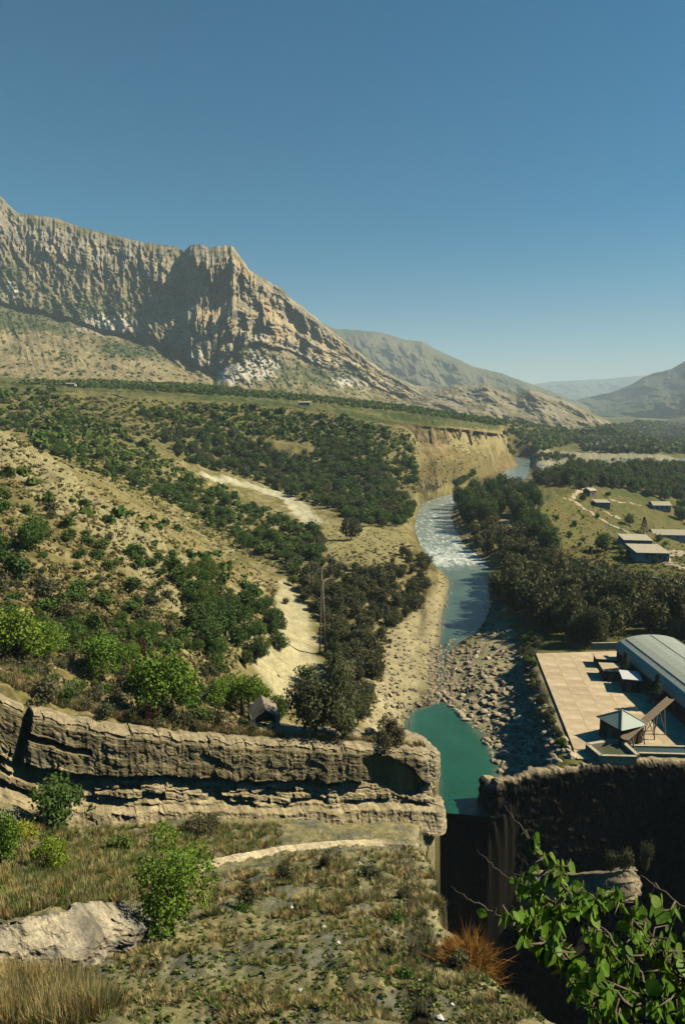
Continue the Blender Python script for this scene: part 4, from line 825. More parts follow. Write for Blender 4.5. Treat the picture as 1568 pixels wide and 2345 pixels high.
scatter([(1040, 1115), (1085, 1088), (1150, 1072), (1148, 1092), (1085, 1112)], 34, ['broad', 'mid', 'herodark'], (4.5, 7), (.8, 1.0), 3, 41, 'green tree growing at the foot of the fluted clay cliff', T_, 'trees below the clay cliff', 'riverside_tree', cond=LAND)
scatter([(1200, 1085), (1230, 1075), (1250, 1095), (1215, 1115)], 8, ['broad', 'mid'], (4, 6), (.8, 1.0), 3, 42, 'bushy tree on the sandy spit above the river bend', T_, 'trees on the sandy spit', 'riverside_tree', cond=LAND)
scatter([(345, 1000), (440, 985), (560, 1000), (660, 1045), (760, 1040), (850, 1080), (940, 1145), (955, 1200), (880, 1215), (790, 1195), (720, 1155), (700, 1150), (560, 1095), (440, 1065)], 290, ['broad', 'broad', 'herodark', 'willow'], (4.5, 8), (.7, 1.0), 3.4, 43, 'dark green tree in the dense wood filling the ravine', T_, 'trees in the ravine', 'ravine_tree', cond=LAND)
scatter([(270, 945), (560, 930), (800, 962), (940, 1000), (960, 1120), (860, 1090), (700, 1010), (450, 990)], 420, ['broad', 'mid', 'broad'], (1.6, 6.5), (.6, .9), 3, 44, 'small dark shrub dotting the terraced slope below the plateau', S_, 'shrubs on the terraced slope', 'terrace_shrub', keep=.3, trunk=False)
scatter([(700, 985), (820, 975), (860, 1060), (930, 1130), (760, 1060)], 120, ['broad', 'herodark'], (3, 5.5), (.6, .9), 3, 441, 'dark tree on the upper edge of the ravine wood', T_, 'trees on the upper ravine edge', 'ravine_tree', keep=.8)
scatter([(60, 1015), (140, 945), (250, 965), (380, 1050), (480, 1110), (600, 1180), (735, 1215), (725, 1290), (640, 1290), (560, 1255), (480, 1200), (380, 1150), (250, 1100)], 380, ['mid', 'mid', 'broad', 'herobroad'], (1.5, 6.2), (.6, .95), 2.0, 45, 'green shrub on the crest of the stony hillside', S_, 'shrubs along the hillside crest', 'crest_shrub', keep=.5)
scatter([(0, 900), (140, 890), (250, 960), (150, 990), (0, 985)], 70, ['mid', 'broad'], (3, 6), (.6, .8), 4, 46, 'green bush by the hollow in the plateau edge', S_, 'bushes near the hollow', 'bush', keep=.4)
scatter([(0, 1060), (350, 1190), (560, 1290), (620, 1370), (560, 1480), (400, 1500), (0, 1450)], 170, ['mid', 'grey', 'broad', 'mid'], (.9, 3.6), (.6, .9), 2.2, 47, 'small scattered shrub on the dry stony hillside', S_, 'scattered hillside shrubs', 'shrub', keep=.7, trunk=False)
scatter([(405, 1330), (470, 1310), (505, 1380), (560, 1360), (620, 1375), (648, 1480), (600, 1535), (500, 1525), (440, 1440)], 46, ['herodark', 'broad', 'herobroad'], (2.8, 4.6), (.75, 1.0), 1.7, 48, 'dark leafy bush in the gully above the pale sand flat', S_, 'bushes above the sand flat', 'bush')
scatter([(640, 1300), (735, 1225), (740, 1290), (700, 1390), (660, 1330)], 30, ['willow', 'broad'], (3, 5.5), (.7, .95), 2.2, 49, 'grey green tree between the field and the sand flat', T_, 'trees between field and sand flat', 'willow_tree')
scatter([(700, 1390), (745, 1295), (850, 1310), (960, 1245), (990, 1290), (978, 1370), (930, 1420), (880, 1450), (850, 1580), (825, 1650), (770, 1590), (745, 1450)], 150, ['willow', 'brown', 'willow', 'grey'], (2.6, 5.2), (.65, .95), 2.0, 50, 'olive grey willow bush in the thicket on the left river bank', S_, 'willow thicket on the left bank', 'willow_bush', cond=LAND, trunk=False)
scatter([(950, 1150), (962, 1200), (965, 1260), (945, 1240), (940, 1170)], 16, ['brown', 'grey'], (2, 3.2), (.8, 1), 1.8, 51, 'low brownish bush along the left edge of the rapids', S_, 'bushes edging the rapids', 'willow_bush', cond=LAND, trunk=False)
scatter([(1190, 1490), (1215, 1490), (1240, 1590), (1300, 1720), (1270, 1700), (1200, 1560)], 26, ['grey', 'mid', 'brown'], (1.0, 2.2), (.6, .8), 1.0, 52, 'scrubby bush on the bank below the concrete yard', S_, 'bushes below the yard', 'shrub', trunk=False)
scatter([(1185, 1440), (1230, 1460), (1260, 1490), (1215, 1500), (1180, 1470)], 10, ['mid', 'grey'], (1.5, 3), (.6, .8), 1.2, 53, 'green bush between the boulders and the yard corner', S_, 'bushes at the yard corner', 'shrub', trunk=False)
scatter([(0, 880), (300, 895), (700, 920), (1000, 955), (1130, 975), (1300, 985), (1300, 975), (1000, 942), (700, 900), (300, 872)], 1700, ['mid', 'broad', 'mid'], (3, 5.5), (.6, .8), 4, 54, 'small orchard tree on the plateau', T_, 'plateau orchard', 'orchard_tree', keep=.07, cond=lambda p: abs(math.sin(p[1] / 11.0 + p[0] / 60)) > .35)
scatter([(1250, 1170), (1330, 1165), (1460, 1290), (1300, 1290)], 22, ['mid', 'broad'], (1.6, 3.4), (.7, .9), 3, 55, 'small dark fruit tree standing in the olive meadow', T_, 'fruit trees in the meadow', 'meadow_tree')
for a, b, w, k, lb in ((1438, 1203, 7, 'herobroad', 'round green tree beside the dirt road'), (1365, 1190, 3.2, 'broad', 'small dark tree on the edge of the dirt road'), (1378, 1262, 7, 'herodark', 'wide dark bush in the middle of the meadow'), (1411, 1250, 4, 'broad', 'dark bush beside the ruined twin house'),
                       (1507, 1242, 5, 'broad', 'green tree in front of the long low house'), (1522, 1252, 3.4, 'bright', 'bright green bush beside the road by the long house'), (1497, 1290, 2.6, 'mid', 'little bush at the corner of the ruined twin house'), (1515, 1165, 6, 'herodark', 'dark tree in front of the gabled house'), (1332, 1150, 5, 'broad', 'dark tree next to the small tower house'),
                       (1390, 1140, 4.5, 'broad', 'tree behind the stone box house')):
    plant(k, hit(a, b), w, w * .8, lb, T_, None, 'meadow_tree')
plant('conifer', hit(1472, 1222), 5.2, 8.5, 'dark conifer beside the long low house', T_, None, 'conifer_tree')
plant('poplar', hit(765, 1585), 2.3, 11.5, 'slender dark poplar at the edge of the sand flat', T_, None, 'poplar_tree')
plant('willow', hit(803, 1238), 7.0, 8.6, 'lone rounded willow standing on the dry field', T_, None, 'willow_tree')
for a, b, w, h, k, lb in ((730, 1385, 5.5, 5.5, 'herowillow', 'bushy willow beside the utility pole'), (770, 1390, 5.5, 6, 'herowillow', 'grey green willow right of the utility pole'), (655, 1385, 2, 1.4, 'grey', 'small shrub on the upper sand flat'), (700, 1570, 4, 3.5, 'broad', 'dark bush at the lower end of the sand flat'),
                          (725, 1690, 5.0, 6.0, 'herowillow', 'grey green willow rising behind the ledge near the ruin'), (785, 1700, 6.0, 7.0, 'herowillow', 'largest grey green willow rising behind the ledge'), (820, 1660, 3.6, 5, 'herowillow', 'slim willow at the edge of the boulder bank'), (892, 1728, 4.2, 3.0, 'herogrey', 'round grey bush on the tip of the ledge'),
                          (640, 1650, 3.6, 3.0, 'herodark', 'dark green bush left of the willows above the ruin'), (600, 1600, 2.6, 2.0, 'mid', 'low green bush above the little ruin')):
    plant(k, hit(a, min(b, 1712 if a > 650 else b)), w, h, lb, T_ if h > 4 else S_, None, 'willow_tree' if 'willow' in k else 'bush')
for a, b, w, h, k, lb in ((72, 1262, 6.2, 5.0, 'herobroad', 'large round green tree on the left of the hillside'), (40, 1330, 4.5, 3.2, 'broad', 'spreading tree with bare lower branches on the hillside'), (235, 1555, 5.0, 4.6, 'bright', 'fresh green tree with a dark forked trunk above the ledge'), (40, 1520, 6.0, 5.0, 'bright', 'broad light green tree at the left end of the ledge'),
                          (100, 1515, 4.2, 4.0, 'bright', 'airy light green tree with a leaning dark trunk'), (375, 1650, 6.0, 5.8, 'bright', 'large bright green tree growing right behind the ledge'), (345, 1600, 4.2, 4.2, 'yellow', 'yellow green tree behind the bright green one'), (410, 1580, 3.0, 3.4, 'bright', 'small bright green tree beside the yellow tree'),
                          (425, 1595, 3.0, 3.0, 'yellow', 'yellowish bush with pale leaves above the ledge'), (555, 1640, 6.0, 4.8, 'bright', 'wide bright green tree next to the little stone ruin'), (505, 1620, 3.6, 3.2, 'bright', 'light green bush left of the stone ruin'), (500, 1545, 3.4, 2.8, 'herodark', 'dark green bush on the slope above the bright trees'),
                          (340, 1465, 3.0, 2.2, 'herobroad', 'green bush on the stony gully of the hillside'), (300, 1525, 3.4, 2.6, 'bright', 'light green bush beside the dark red shrub'), (325, 1500, 2.0, 2.0, 'red', 'dark red shrub among the green trees'), (340, 1650, 1.8, 1.6, 'red', 'reddish bush at the foot of the bright tree'), (445, 1610, 1.6, 1.5, 'red', 'small red brown bush among yellow leaves')):
    plant(k, hit(a, b), w, h, lb, T_ if h > 3.1 else S_, None, 'hillside_tree' if h > 3.1 else 'shrub')
scatter([(0, 1535), (200, 1500), (330, 1500), (480, 1550), (590, 1600), (660, 1680), (600, 1690), (400, 1670), (200, 1640), (60, 1590)], 90, ['grey', 'grey', 'mid', 'grey'], (1.0, 2.3), (.55, .8), .9, 56, 'low grey green shrub on the strip just behind the ledge', S_, 'low shrubs behind the ledge', 'shrub', trunk=False)
scatter([(0, 1440), (330, 1420), (480, 1500), (300, 1500), (0, 1540)], 60, ['grey', 'mid', 'herobroad'], (1.2, 2.6), (.6, .85), 1.2, 57, 'shrub on the lower hillside above the bright green trees', S_, 'lower hillside shrubs', 'shrub', trunk=False)
scatter([(1150, 990), (1320, 987), (1335, 1010), (1220, 1040), (1165, 1042)], 200, ['broad', 'mid'], (4, 9), (.5, .8), 5, 58, 'dark shrub on the far slope below the plateau end', S_, 'shrubs on the far slope', 'far_shrub', keep=.2, trunk=False)
scatter([(1330, 1002), (1400, 985), (1480, 972), (1640, 966), (1640, 1000)], 520, ['broad', 'willow'], (14, 24), (.5, .7), 12, 59, 'far wood', T_, 'far wood', 'woodland_tree', keep=0)
for _p, _n, _s in (([(345, 1000), (440, 985), (560, 1000), (660, 1045), (760, 1040), (850, 1080), (940, 1145), (955, 1200), (790, 1195), (700, 1150), (560, 1095), (440, 1065)], 600, 71),
                   ([(60, 1015), (140, 945), (250, 965), (480, 1110), (735, 1215), (725, 1290), (560, 1255), (380, 1150), (250, 1100)], 700, 72), ([(0, 900), (560, 930), (800, 962), (940, 1000), (960, 1120), (700, 1010), (300, 1000), (0, 990)], 700, 73),
                   ([(0, 1250), (400, 1300), (640, 1500), (600, 1640), (300, 1640), (0, 1560)], 420, 74))[:3]:
    scatter(_p, _n, ['broad', 'mid', 'mid'], (.9, 3.2), (.5, .9), .9, _s, 'small scrub', S_, 'scrub', 'scrub', keep=0, cond=LAND)
scatter([(520, 2040), (700, 1970), (950, 1950), (1010, 2080), (1120, 2230), (900, 2300), (560, 2200)], 16, ['grey', 'mid', 'herogrey'], (.5, 1.1), (.5, .8), .9, 75, 'low shrub growing on the limestone slope below the pale step', S_, 'low shrubs on the limestone slope', 'shrub', trunk=False)
# foreground plants
for a, b, w, h, k, lb in ((132, 1898, 4.6, 3.6, 'herodark', 'dense dark green tree at the foot of the rock ledge'), (5, 1985, 2.6, 3.0, 'bright', 'yellow green bush at the foot of the ledge'), (118, 2000, 2.4, 2.0, 'bright', 'light green bush in front of the dark tree'), (398, 2150, 2.9, 3.7, 'tall', 'tall bright green shrub beside the pale outcrop'),
                          (465, 1912, 2.6, 1.5, 'herogrey', 'grey green bush under the undercut ledge'), (272, 1955, 1.6, 1.3, 'mid', 'small green shrub in the dry grass below the ledge'), (205, 1885, 1.4, 1.6, 'mid', 'thin green shrub below the split block'), (300, 1790, 1.0, .9, 'mid', 'tuft of green shrub on the ledge face joint'), (55, 1930, 2.0, 1.3, 'yellow', 'yellowing bush beside the dark tree')):
    plant(k, hit(a, b), w, h, lb, S_ if h < 3.3 else T_, None, 'foreground_tree' if h > 3.3 else 'shrub')
for k, L in STUFF.items():
    A = np.array(L); rs = np.random.RandomState(len(L)); mm = {'broad': 'leaf_broad', 'mid': 'leaf_mid', 'willow': 'leaf_willow', 'herodark': 'leaf_broad', 'herobroad': 'leaf_mid'}.get(k, 'leaf_mid')
    v, f = bushes_np(A[:, :3] - [0, 0, .3], A[:, 3], rs, 34)
    tag(obj('distant_scrub', mesh_np('distant_scrub', v, f, M[mm], False)), 'distant mass of small trees and scrub (%s)' % {'broad': 'dark green', 'mid': 'mid green', 'willow': 'grey green', 'herodark': 'deep green', 'herobroad': 'fresh green'}.get(k, 'green'), 'scrub', None, 'stuff')
# ------------------------------------------------------------------ boulders
def rock_np(seed, sub=2, flat=.7):
    import bmesh
    bm = bmesh.new(); bmesh.ops.create_icosphere(bm, subdivisions=sub, radius=1.0); rs = np.random.RandomState(seed)
    v = np.array([q.co[:] for q in bm.verts]); f = np.array([[w.index for w in p.verts] for p in bm.faces]); bm.free()
    for _ in range(9):
        n = rs.normal(size=3); n /= np.linalg.norm(n); h = rs.uniform(.5, .85); d = v @ n; k = d > h; v[k] -= np.outer(d[k] - h, n)
    v *= [1, rs.uniform(.6, .95), flat * rs.uniform(.6, 1)]; return v, f
ROCKS = [mesh_np('boulder', *rock_np(i, 2), M['boulder'], False) for i in range(10)]
rr_ = np.random.RandomState(77); bp = []
for poly, n, lo, pw, hi in (([(1012, 1310), (1040, 1340), (1026, 1400), (1005, 1480), (995, 1600), (940, 1640), (850, 1695), (845, 1640), (875, 1520), (905, 1440), (965, 1400)], 1000, .10, 3.6, .75),
                        ([(1050, 1480), (1112, 1430), (1170, 1440), (1210, 1530), (1262, 1640), (1312, 1735), (1150, 1790), (1092, 1690), (1020, 1620)], 1900, .12, 3.0, .95),
                        ([(985, 1478), (1050, 1474), (1035, 1622), (980, 1622)], 900, .14, 2.2, .65), ([(1030, 1170), (1060, 1250), (1075, 1240), (1050, 1170)], 60, .3, 2, 1.2),
                        ([(1115, 1310), (1150, 1400), (1120, 1430), (1128, 1380)], 90, .25, 2, 1.0), ([(1140, 1690), (1200, 1640), (1290, 1720), (1160, 1790)], 260, .2, 2.4, 1.15)):
    P = hitv(*in_px(poly, n, 300 + n).T)
    for p in P:
        if np.isnan(p[0]): continue
        bp.append((p[0], p[1], max(p[2], -.15), lo + (hi - lo) * rr_.rand() ** pw))
P = hitv(*in_px([(1002, 1488), (1030, 1486), (1022, 1612), (998, 1612)], 90, 391).T)
for p in P:
    if not np.isnan(p[0]): bp.append((p[0], p[1], max(p[2], -.1), rr_.uniform(.3, .8)))
bp.sort(key=lambda b: -b[3] / math.hypot(b[0], b[1]))
for b in bp[:290]:
    o = obj('boulder', ROCKS[rr_.randint(10)]); s = b[3]; o.location = (b[0], b[1], b[2] + s * .12); o.scale = (s, s, s); o.rotation_euler = (rr_.uniform(-.3, .3), rr_.uniform(-.3, .3), rr_.uniform(0, 6.28))
    left = b[0] < np.interp(b[1], RC[::-1, 1], RC[::-1, 0]); mid_ = float(bil(SRD, np.array([b[0]]), np.array([b[1]]))[0]) < .3
    if mid_: tag(o, ('small' if s < .4 else 'larger') + ' tan boulder standing in the shallow stream between the pools', 'boulder', 'boulders in the stream')
    elif left: tag(o, ('small' if s < .4 else 'larger') + ' tan boulder on the pale gravel of the left bank', 'boulder', 'boulders on the left bank')
    elif s > .72: tag(o, ('big' if s < .85 else 'very big') + ' blocky boulder in the rubble below the concrete yard', 'boulder', 'big boulders on the right bank')
    else: tag(o, ('small' if s < .5 else 'mid-sized') + ' tan boulder in the rubble of the right bank', 'boulder', 'boulders on the right bank')
sv = []; sf = []; base = [rock_np(50 + i, 1) for i in range(6)]; nv_ = 0
for b in bp[290:]:
    v, f = base[rr_.randint(6)]; a = rr_.uniform(0, 6.28); c_, s_ = math.cos(a), math.sin(a); R = np.array([[c_, -s_, 0], [s_, c_, 0], [0, 0, 1]])
    sv.append((v @ R.T) * b[3] + [b[0], b[1], b[2] + b[3] * .1]); sf.append(f + nv_); nv_ += len(v)
tag(obj('river_stones', mesh_np('river_stones', np.vstack(sv), np.vstack(sf), M['boulder'], False)), 'smaller stones covering the river banks', 'stones', None, 'stuff')
# ------------------------------------------------------------------ grass
def tussocks(P, H, n, pal, pk, rs, w=.016, spread=.35):
    m = len(P); a = rs.uniform(0, 6.28, (m, n)); k = rs.rand(m, n) ** .7; L = H[:, None] * rs.uniform(.55, 1.15, (m, n))
    rad = H[:, None] * spread * np.sqrt(rs.rand(m, n)); b = np.stack([np.cos(a) * rad, np.sin(a) * rad, 0 * a - .03], -1) + P[:, None]
    tip = b + np.stack([np.cos(a) * k * L * .7, np.sin(a) * k * L * .7, L * (1 - .45 * k)], -1); s = np.stack([-np.sin(a), np.cos(a), 0 * a], -1) * (w * (1 + 1.5 * rs.rand(m, n)))[..., None]
    v = np.stack([b - s, b + s, tip], 2).reshape(-1, 3); c = np.asarray(pal)[pk][:, None, :] * rs.uniform(.7, 1.3, (m, n, 1)); c = np.repeat(c.reshape(-1, 3), 3, 0)
    return v, np.arange(len(v)).reshape(-1, 3), c
PAL = np.array([(.27, .25, .09), (.46, .385, .185), (.14, .18, .05), (.36, .22, .08), (.19, .175, .07), (.40, .335, .15)])
def grass(poly, n, hr, blades, weights, seed, name, label, w=.016, thr=-.15, sc=2.2):
    px = in_px(poly, n, seed); P = hitv(px[:, 0], px[:, 1]); P = P[~np.isnan(P[:, 0])]; rs = np.random.RandomState(seed)
    f = fbm(P[:, 0] / sc, P[:, 1] / sc, 3, 300 + seed); P = P[(f > thr) & (bil(SGD, P[:, 0], P[:, 1]) > .25)]
    f2 = fbm(P[:, 0] / 3.5, P[:, 1] / 3.5, 3, 310); wt = np.array(weights, float); cum = np.cumsum(wt / wt.sum())
    r = np.clip(rs.rand(len(P)) * .55 + .45 * (f2 * 1.1 + .5), 0, .999); pk = np.searchsorted(cum, r)
    v, fa, c = tussocks(P, rs.uniform(*hr, len(P)), blades, PAL, pk, rs, w)
    tag(obj(name, mesh_np(name, v, fa, M['grass'], False, c)), label, 'grass', None, 'stuff')
grass([(0, 2230), (350, 2150), (560, 2080), (1020, 2100), (1130, 2240), (1280, 2350), (0, 2360)], 4600, (.08, .30), 36, (4, 4, 2.5, .8, 3, 4.5), 1, 'slope_grass', 'dry olive grass tussocks on the lower limestone slope', .009, .06)
grass([(430, 2030), (700, 1960), (960, 1940), (1000, 2000), (1030, 2110), (560, 2100), (440, 2110)], 3600, (.15, .45), 28, (4, 3.5, 2.5, 1.4, 3, 4), 2, 'upper_slope_grass', 'olive and straw grass below the pale rock step', .013, -.02)
grass([(0, 1900), (200, 1900), (450, 1890), (640, 1890), (640, 1940), (430, 2000), (360, 2070), (0, 2100)], 3400, (.25, .65), 28, (5, 2.2, 4.5, 1.6, 3, 2), 3, 'rusty_grass', 'rust tinged tall grass at the foot of the ledge', .015, -.4)
grass([(0, 2260), (170, 2250), (260, 2330), (200, 2360), (0, 2360)], 800, (.4, .8), 34, (2, 4, 1.5, 2, 1, 4), 4, 'straw_grass', 'tall straw coloured grass in the corner of the slope', .008, -.6)
grass([(0, 1560), (150, 1620), (330, 1660), (600, 1695), (900, 1712), (985, 1722), (900, 1700), (600, 1680), (300, 1640), (0, 1520)], 2400, (.3, .75), 22, (3, 5, 1, 1, 1, 4), 5, 'ledge_grass', 'straw grass fringe along the top of the rock ledge', .022, -.5)
# tufts and low herbs over the hillsides
def tufts(poly, n, rr, seed, name, label, pal, cond=None, nq=9):
    px = in_px(poly, n, seed); P = hitv(px[:, 0], px[:, 1]); P = P[~np.isnan(P[:, 0])]; rs = np.random.RandomState(seed)
    P = P[(bil(SRD, P[:, 0], P[:, 1]) > 2) & (fbm(P[:, 0] / 7, P[:, 1] / 7, 3, 330 + seed) > -.28)]
    v, f = bushes_np(P, rs.uniform(*rr, len(P)), rs, nq, .7); pal = np.array(pal); c = pal[rs.randint(0, len(pal), len(P))] * rs.uniform(.8, 1.2, (len(P), 1)); c = np.repeat(c, nq * 4, 0)
    tag(obj(name, mesh_np(name, v, f, M['grass'], False, c)), label, 'ground cover', None, 'stuff')
HP = [(.22, .19, .08), (.29, .24, .11), (.15, .155, .05), (.24, .155, .075), (.125, .145, .045), (.34, .28, .15)]
tufts([(0, 1000), (200, 1100), (480, 1230), (640, 1340), (600, 1500), (480, 1560), (330, 1510), (0, 1530)], 4200, (.22, .7), 11, 'hillside_herbs', 'dry herbs and tufts over the stony hillside', HP)
tufts([(0, 1330), (300, 1330), (500, 1480), (600, 1600), (640, 1690), (400, 1670), (0, 1560)], 2600, (.2, .6), 12, 'lower_hillside_herbs', 'olive and reddish herbs on the lower hillside', HP)
tufts([(640, 1290), (960, 1240), (990, 1300), (900, 1440), (850, 1640), (760, 1650), (740, 1450)], 1500, (.3, .8), 13, 'bank_herbs', 'low olive herbs among the willow bushes', HP[:3] + [(.12, .11, .045)])
tufts([(700, 1170), (930, 1215), (940, 1280), (740, 1290)], 500, (.2, .5), 14, 'field_herbs', 'sparse tufts on the dry field', HP)
tufts([(1250, 1150), (1330, 1130), (1568, 1230), (1568, 1370), (1330, 1320), (1250, 1260)], 1700, (.2, .6), 15, 'meadow_herbs', 'olive tufts over the village meadow', [(.12, .12, .035), (.16, .135, .05), (.09, .10, .03)])
tufts([(0, 900), (700, 935), (950, 990), (950, 1130), (700, 1010), (300, 1000), (0, 990)], 2600, (.5, 1.5), 16, 'terrace_herbs', 'tufts of scrub on the terraced slope', [(.11, .105, .04), (.16, .13, .055), (.07, .085, .03)])
tufts([(870, 1000), (1100, 1010), (1130, 1060), (1000, 1120), (940, 1130)], 300, (.4, 1.1), 17, 'bluff_herbs', 'sparse scrub on the bluff slope', [(.12, .11, .04), (.09, .10, .035)])
tufts([(0, 1000), (150, 985), (350, 1070), (560, 1175), (735, 1280), (640, 1310), (480, 1235), (250, 1110)], 2400, (.3, .9), 18, 'crest_herbs', 'olive and green herbs along the hillside crest', [(.15, .16, .05), (.22, .19, .08), (.10, .13, .04), (.26, .22, .10)])
def slope_herbs():
    px = in_px([(0, 2150), (400, 2080), (640, 1960), (960, 1940), (1030, 2110), (1140, 2240), (1280, 2350), (0, 2360)], 3200, 41); P = hitv(px[:, 0], px[:, 1]); P = P[~np.isnan(P[:, 0])]; P = P[bil(SGD, P[:, 0], P[:, 1]) > .2]; rs = np.random.RandomState(42)
    v, f = bushes_np(P, rs.uniform(.03, .11, len(P)), rs, 18, .8); pal = np.array([(.13, .19, .05), (.20, .21, .07), (.10, .15, .04), (.27, .24, .10), (.22, .27, .07)]); c = np.repeat(pal[rs.randint(0, 5, len(P))] * rs.uniform(.8, 1.2, (len(P), 1)), 18 * 4, 0)
    tag(obj('slope_herbs', mesh_np('slope_herbs', v, f, M['grass'], False, c)), 'small leafy herbs between the grass of the limestone slope', 'ground cover', None, 'stuff')
slope_herbs()
# ------------------------------------------------------------------ dry orange bush on the brink of the gorge
def orange_bush():
    p = hit(1072, 2215); rs = np.random.RandomState(9); v = []; f = []
    for i in range(2600):
        a = rs.uniform(0, 6.28); el = rs.uniform(.15, 1.5); L = rs.uniform(.5, 1.0); b0 = rs.normal(size=3) * .12; b0[2] = -.05
        d = np.array([math.cos(a) * math.cos(el), math.sin(a) * math.cos(el), math.sin(el) * .85]); q1 = b0 + d * L * .5 + rs.normal(size=3) * .11; q2 = q1 + d * L * .28 + rs.normal(size=3) * .15
        s = np.cross(d, rs.normal(size=3)); s *= .006 / np.linalg.norm(s); n = len(v); v += [b0 - s, b0 + s, q1 + s, q1 - s, q2]; f += [(n, n + 1, n + 2), (n, n + 2, n + 3), (n + 3, n + 2, n + 4)]
    o = empty('dry_bush', tuple(p)); tag(o, 'rust orange dry bush of tangled stems on the brink of the gorge', 'bush'); o.scale = (1.5, 1.5, 1.35)
    obj('stems', mesh_np('stems', np.array(v), np.array(f), M['orange_stem'], False), o)
    o2 = empty('dry_bush', tuple(hit(1035, 2185))); tag(o2, 'smaller rust orange tuft on the pale cliff edge beside the big dry bush', 'bush'); o2.scale = (.5, .5, .55); obj('stems', bpy.data.meshes['stems'], o2)
orange_bush()
WSTONE = mesh_np('pale_stone', *rock_np(90, 1), M['white'], False)
for a, b in ((742, 2128), (668, 2085), (775, 2160), (617, 2148), (690, 2265), (1100, 2205), (1035, 2310), (960, 2252), (1008, 2330), (648, 2262), (832, 2258)):
    o = obj('pale_stone', WSTONE); p = hit(a, b); o.location = (p[0], p[1], p[2] + .02); s = RNG.uniform(.07, .14); o.scale = (s, s, s * .8); tag(o, 'small white stone lying in the grass of the slope', 'stone', 'white stones on the slope')
# ------------------------------------------------------------------ roads and paths
def strip(name, label, pix, width, mat, lift=.10, z=None, kind='structure', nw=5):
    P = np.array([hit(a, b) for a, b in pix]); c = catmull(P, 10)[:, :2]; t = np.gradient(c, axis=0); t /= np.linalg.norm(t, axis=1, keepdims=True); n = np.stack([t[:, 1], -t[:, 0]], 1)
    u = np.linspace(-.5, .5, nw); wv = width * (1 + .25 * fbm(np.arange(len(c)) / 4.0, np.zeros(len(c)), 2, 350))
    x = c[:, :1] + n[:, :1] * u * wv[:, None]; y = c[:, 1:] + n[:, 1:] * u * wv[:, None]; zz = (gz(x.ravel(), y.ravel()).reshape(x.shape) + lift) if z is None else x * 0 + z
    zz[:, 0] -= .25; zz[:, -1] -= .25
    o = obj(name, mesh_np(name, np.stack([x, y, zz], -1).reshape(-1, 3), grid_faces(len(c), nw)[:, ::-1], mat, True, np.full((x.size, 3), .1), {'foam': np.zeros(x.size)})); tag(o, label, None, None, kind); return o
zq = lambda x, y: ((1900 + x / 2.947) * .6447, (1700 + y / 2.947) * .6447)
strip('dirt_road', 'pale dirt road through the village meadow', [zq(290, 203), zq(400, 245), zq(600, 372), zq(700, 432), zq(800, 492), zq(990, 578), zq(1200, 690), zq(1350, 815), zq(1450, 885), zq(1568, 950)], 3.6, M['road'])
strip('dirt_track', 'short track joining the dirt road by the wood', [zq(375, 218), zq(430, 165), zq(500, 115), zq(590, 88)], 3.2, M['road'])
strip('lane', 'pale lane between the houses', [zq(780, 225), zq(900, 250), zq(1100, 275)], 3.5, M['road'])
strip('side_lane', 'gravel lane in front of the long house', [zq(1260, 720), zq(1400, 748), zq(1568, 765)], 6.0, M['road'])
strip('gravel_path', 'pale gravel path between the riverside trees', [(1150, 1190), (1180, 1225), (1215, 1270), (1290, 1312)], 3.6, M['road'])
strip('concrete_pad', 'old pale floor slab beside the stone box house', [zq(740, 350), zq(800, 385), zq(890, 430)], 5.0, M['road'], .12)
M['braid_water'] = plain('braid_water', (.13, .17, .165), .15, .15, .3, .5)
strip('braided_channel', 'grey side channel winding across the gravel bars', [(1225, 1072), (1290, 1070), (1340, 1062), (1420, 1052), (1500, 1056), (1600, 1052)], 9.0, M['braid_water'], .25)
strip('braided_stream', 'second side channel among the gravel bars', [(1240, 1086), (1310, 1080), (1390, 1072), (1450, 1066)], 7.0, M['braid_water'], .25)
# ------------------------------------------------------------------ concrete yard with its panels
yv = (YB - YA)[:2]; YL = np.linalg.norm(yv); yv = yv / YL; yu = np.array([-yv[1], yv[0]])            # v runs towards the viewer, u to the right
yang = math.atan2(yu[1], yu[0])
mb = MB(); mb.poly([(p[0], p[1], YZ - .08) for p in YARD] + [(p[0], p[1], YZ - 1.8) for p in YARD], [tuple(range(len(YARD)))] + [tuple(len(YARD) + i for i in reversed(range(len(YARD))))] + [(i, len(YARD) + i, len(YARD) + (i + 1) % len(YARD), (i + 1) % len(YARD)) for i in range(len(YARD))])
yard = mb.build('concrete_yard', M['concrete']); tag(yard, 'sunlit pale concrete yard above the gorge', None, None, 'structure')
PANEL = MB().box((0, 0, 0), (2.975, 2.975, .16)).mesh('panel', M['concrete'])
for i in range(13):
    for j in range(12):
        c = YA[:2] + yv * (1.5 + 3.0 * i) + yu * (1.55 + 3.0 * j)
        if i * 3 + 3 > YL + .3 or not in_poly(np.array(c[0]), np.array(c[1]), YARD): continue
        o = obj('panel', PANEL, yard); o.location = (c[0], c[1], YZ - .07 + RNG.uniform(-.012, .012)); o.rotation_euler = (RNG.uniform(-.003, .003), RNG.uniform(-.003, .003), yang)
def zz5(x, y): return ((2000 + x / 3.63) * .6447, (2250 + y / 3.63) * .6447)
def wall_between(name, a, b, w, z0, z1, mat, parent=None):
    a = np.array(a[:2]); b = np.array(b[:2]); d = b - a; L = np.linalg.norm(d)
    return MB().box(((a[0] + b[0]) / 2, (a[1] + b[1]) / 2, (z0 + z1) / 2), (L, w, z1 - z0), math.atan2(d[1], d[0])).build(name, mat, parent)
bw = wall_between('boundary_wall', PZ(1352, 1482, YZ), PZ(1410, 1481, YZ), .35, YZ - .5, YZ + .9, M['concrete_wall']); tag(bw, 'low concrete wall along the back edge of the yard', 'wall')
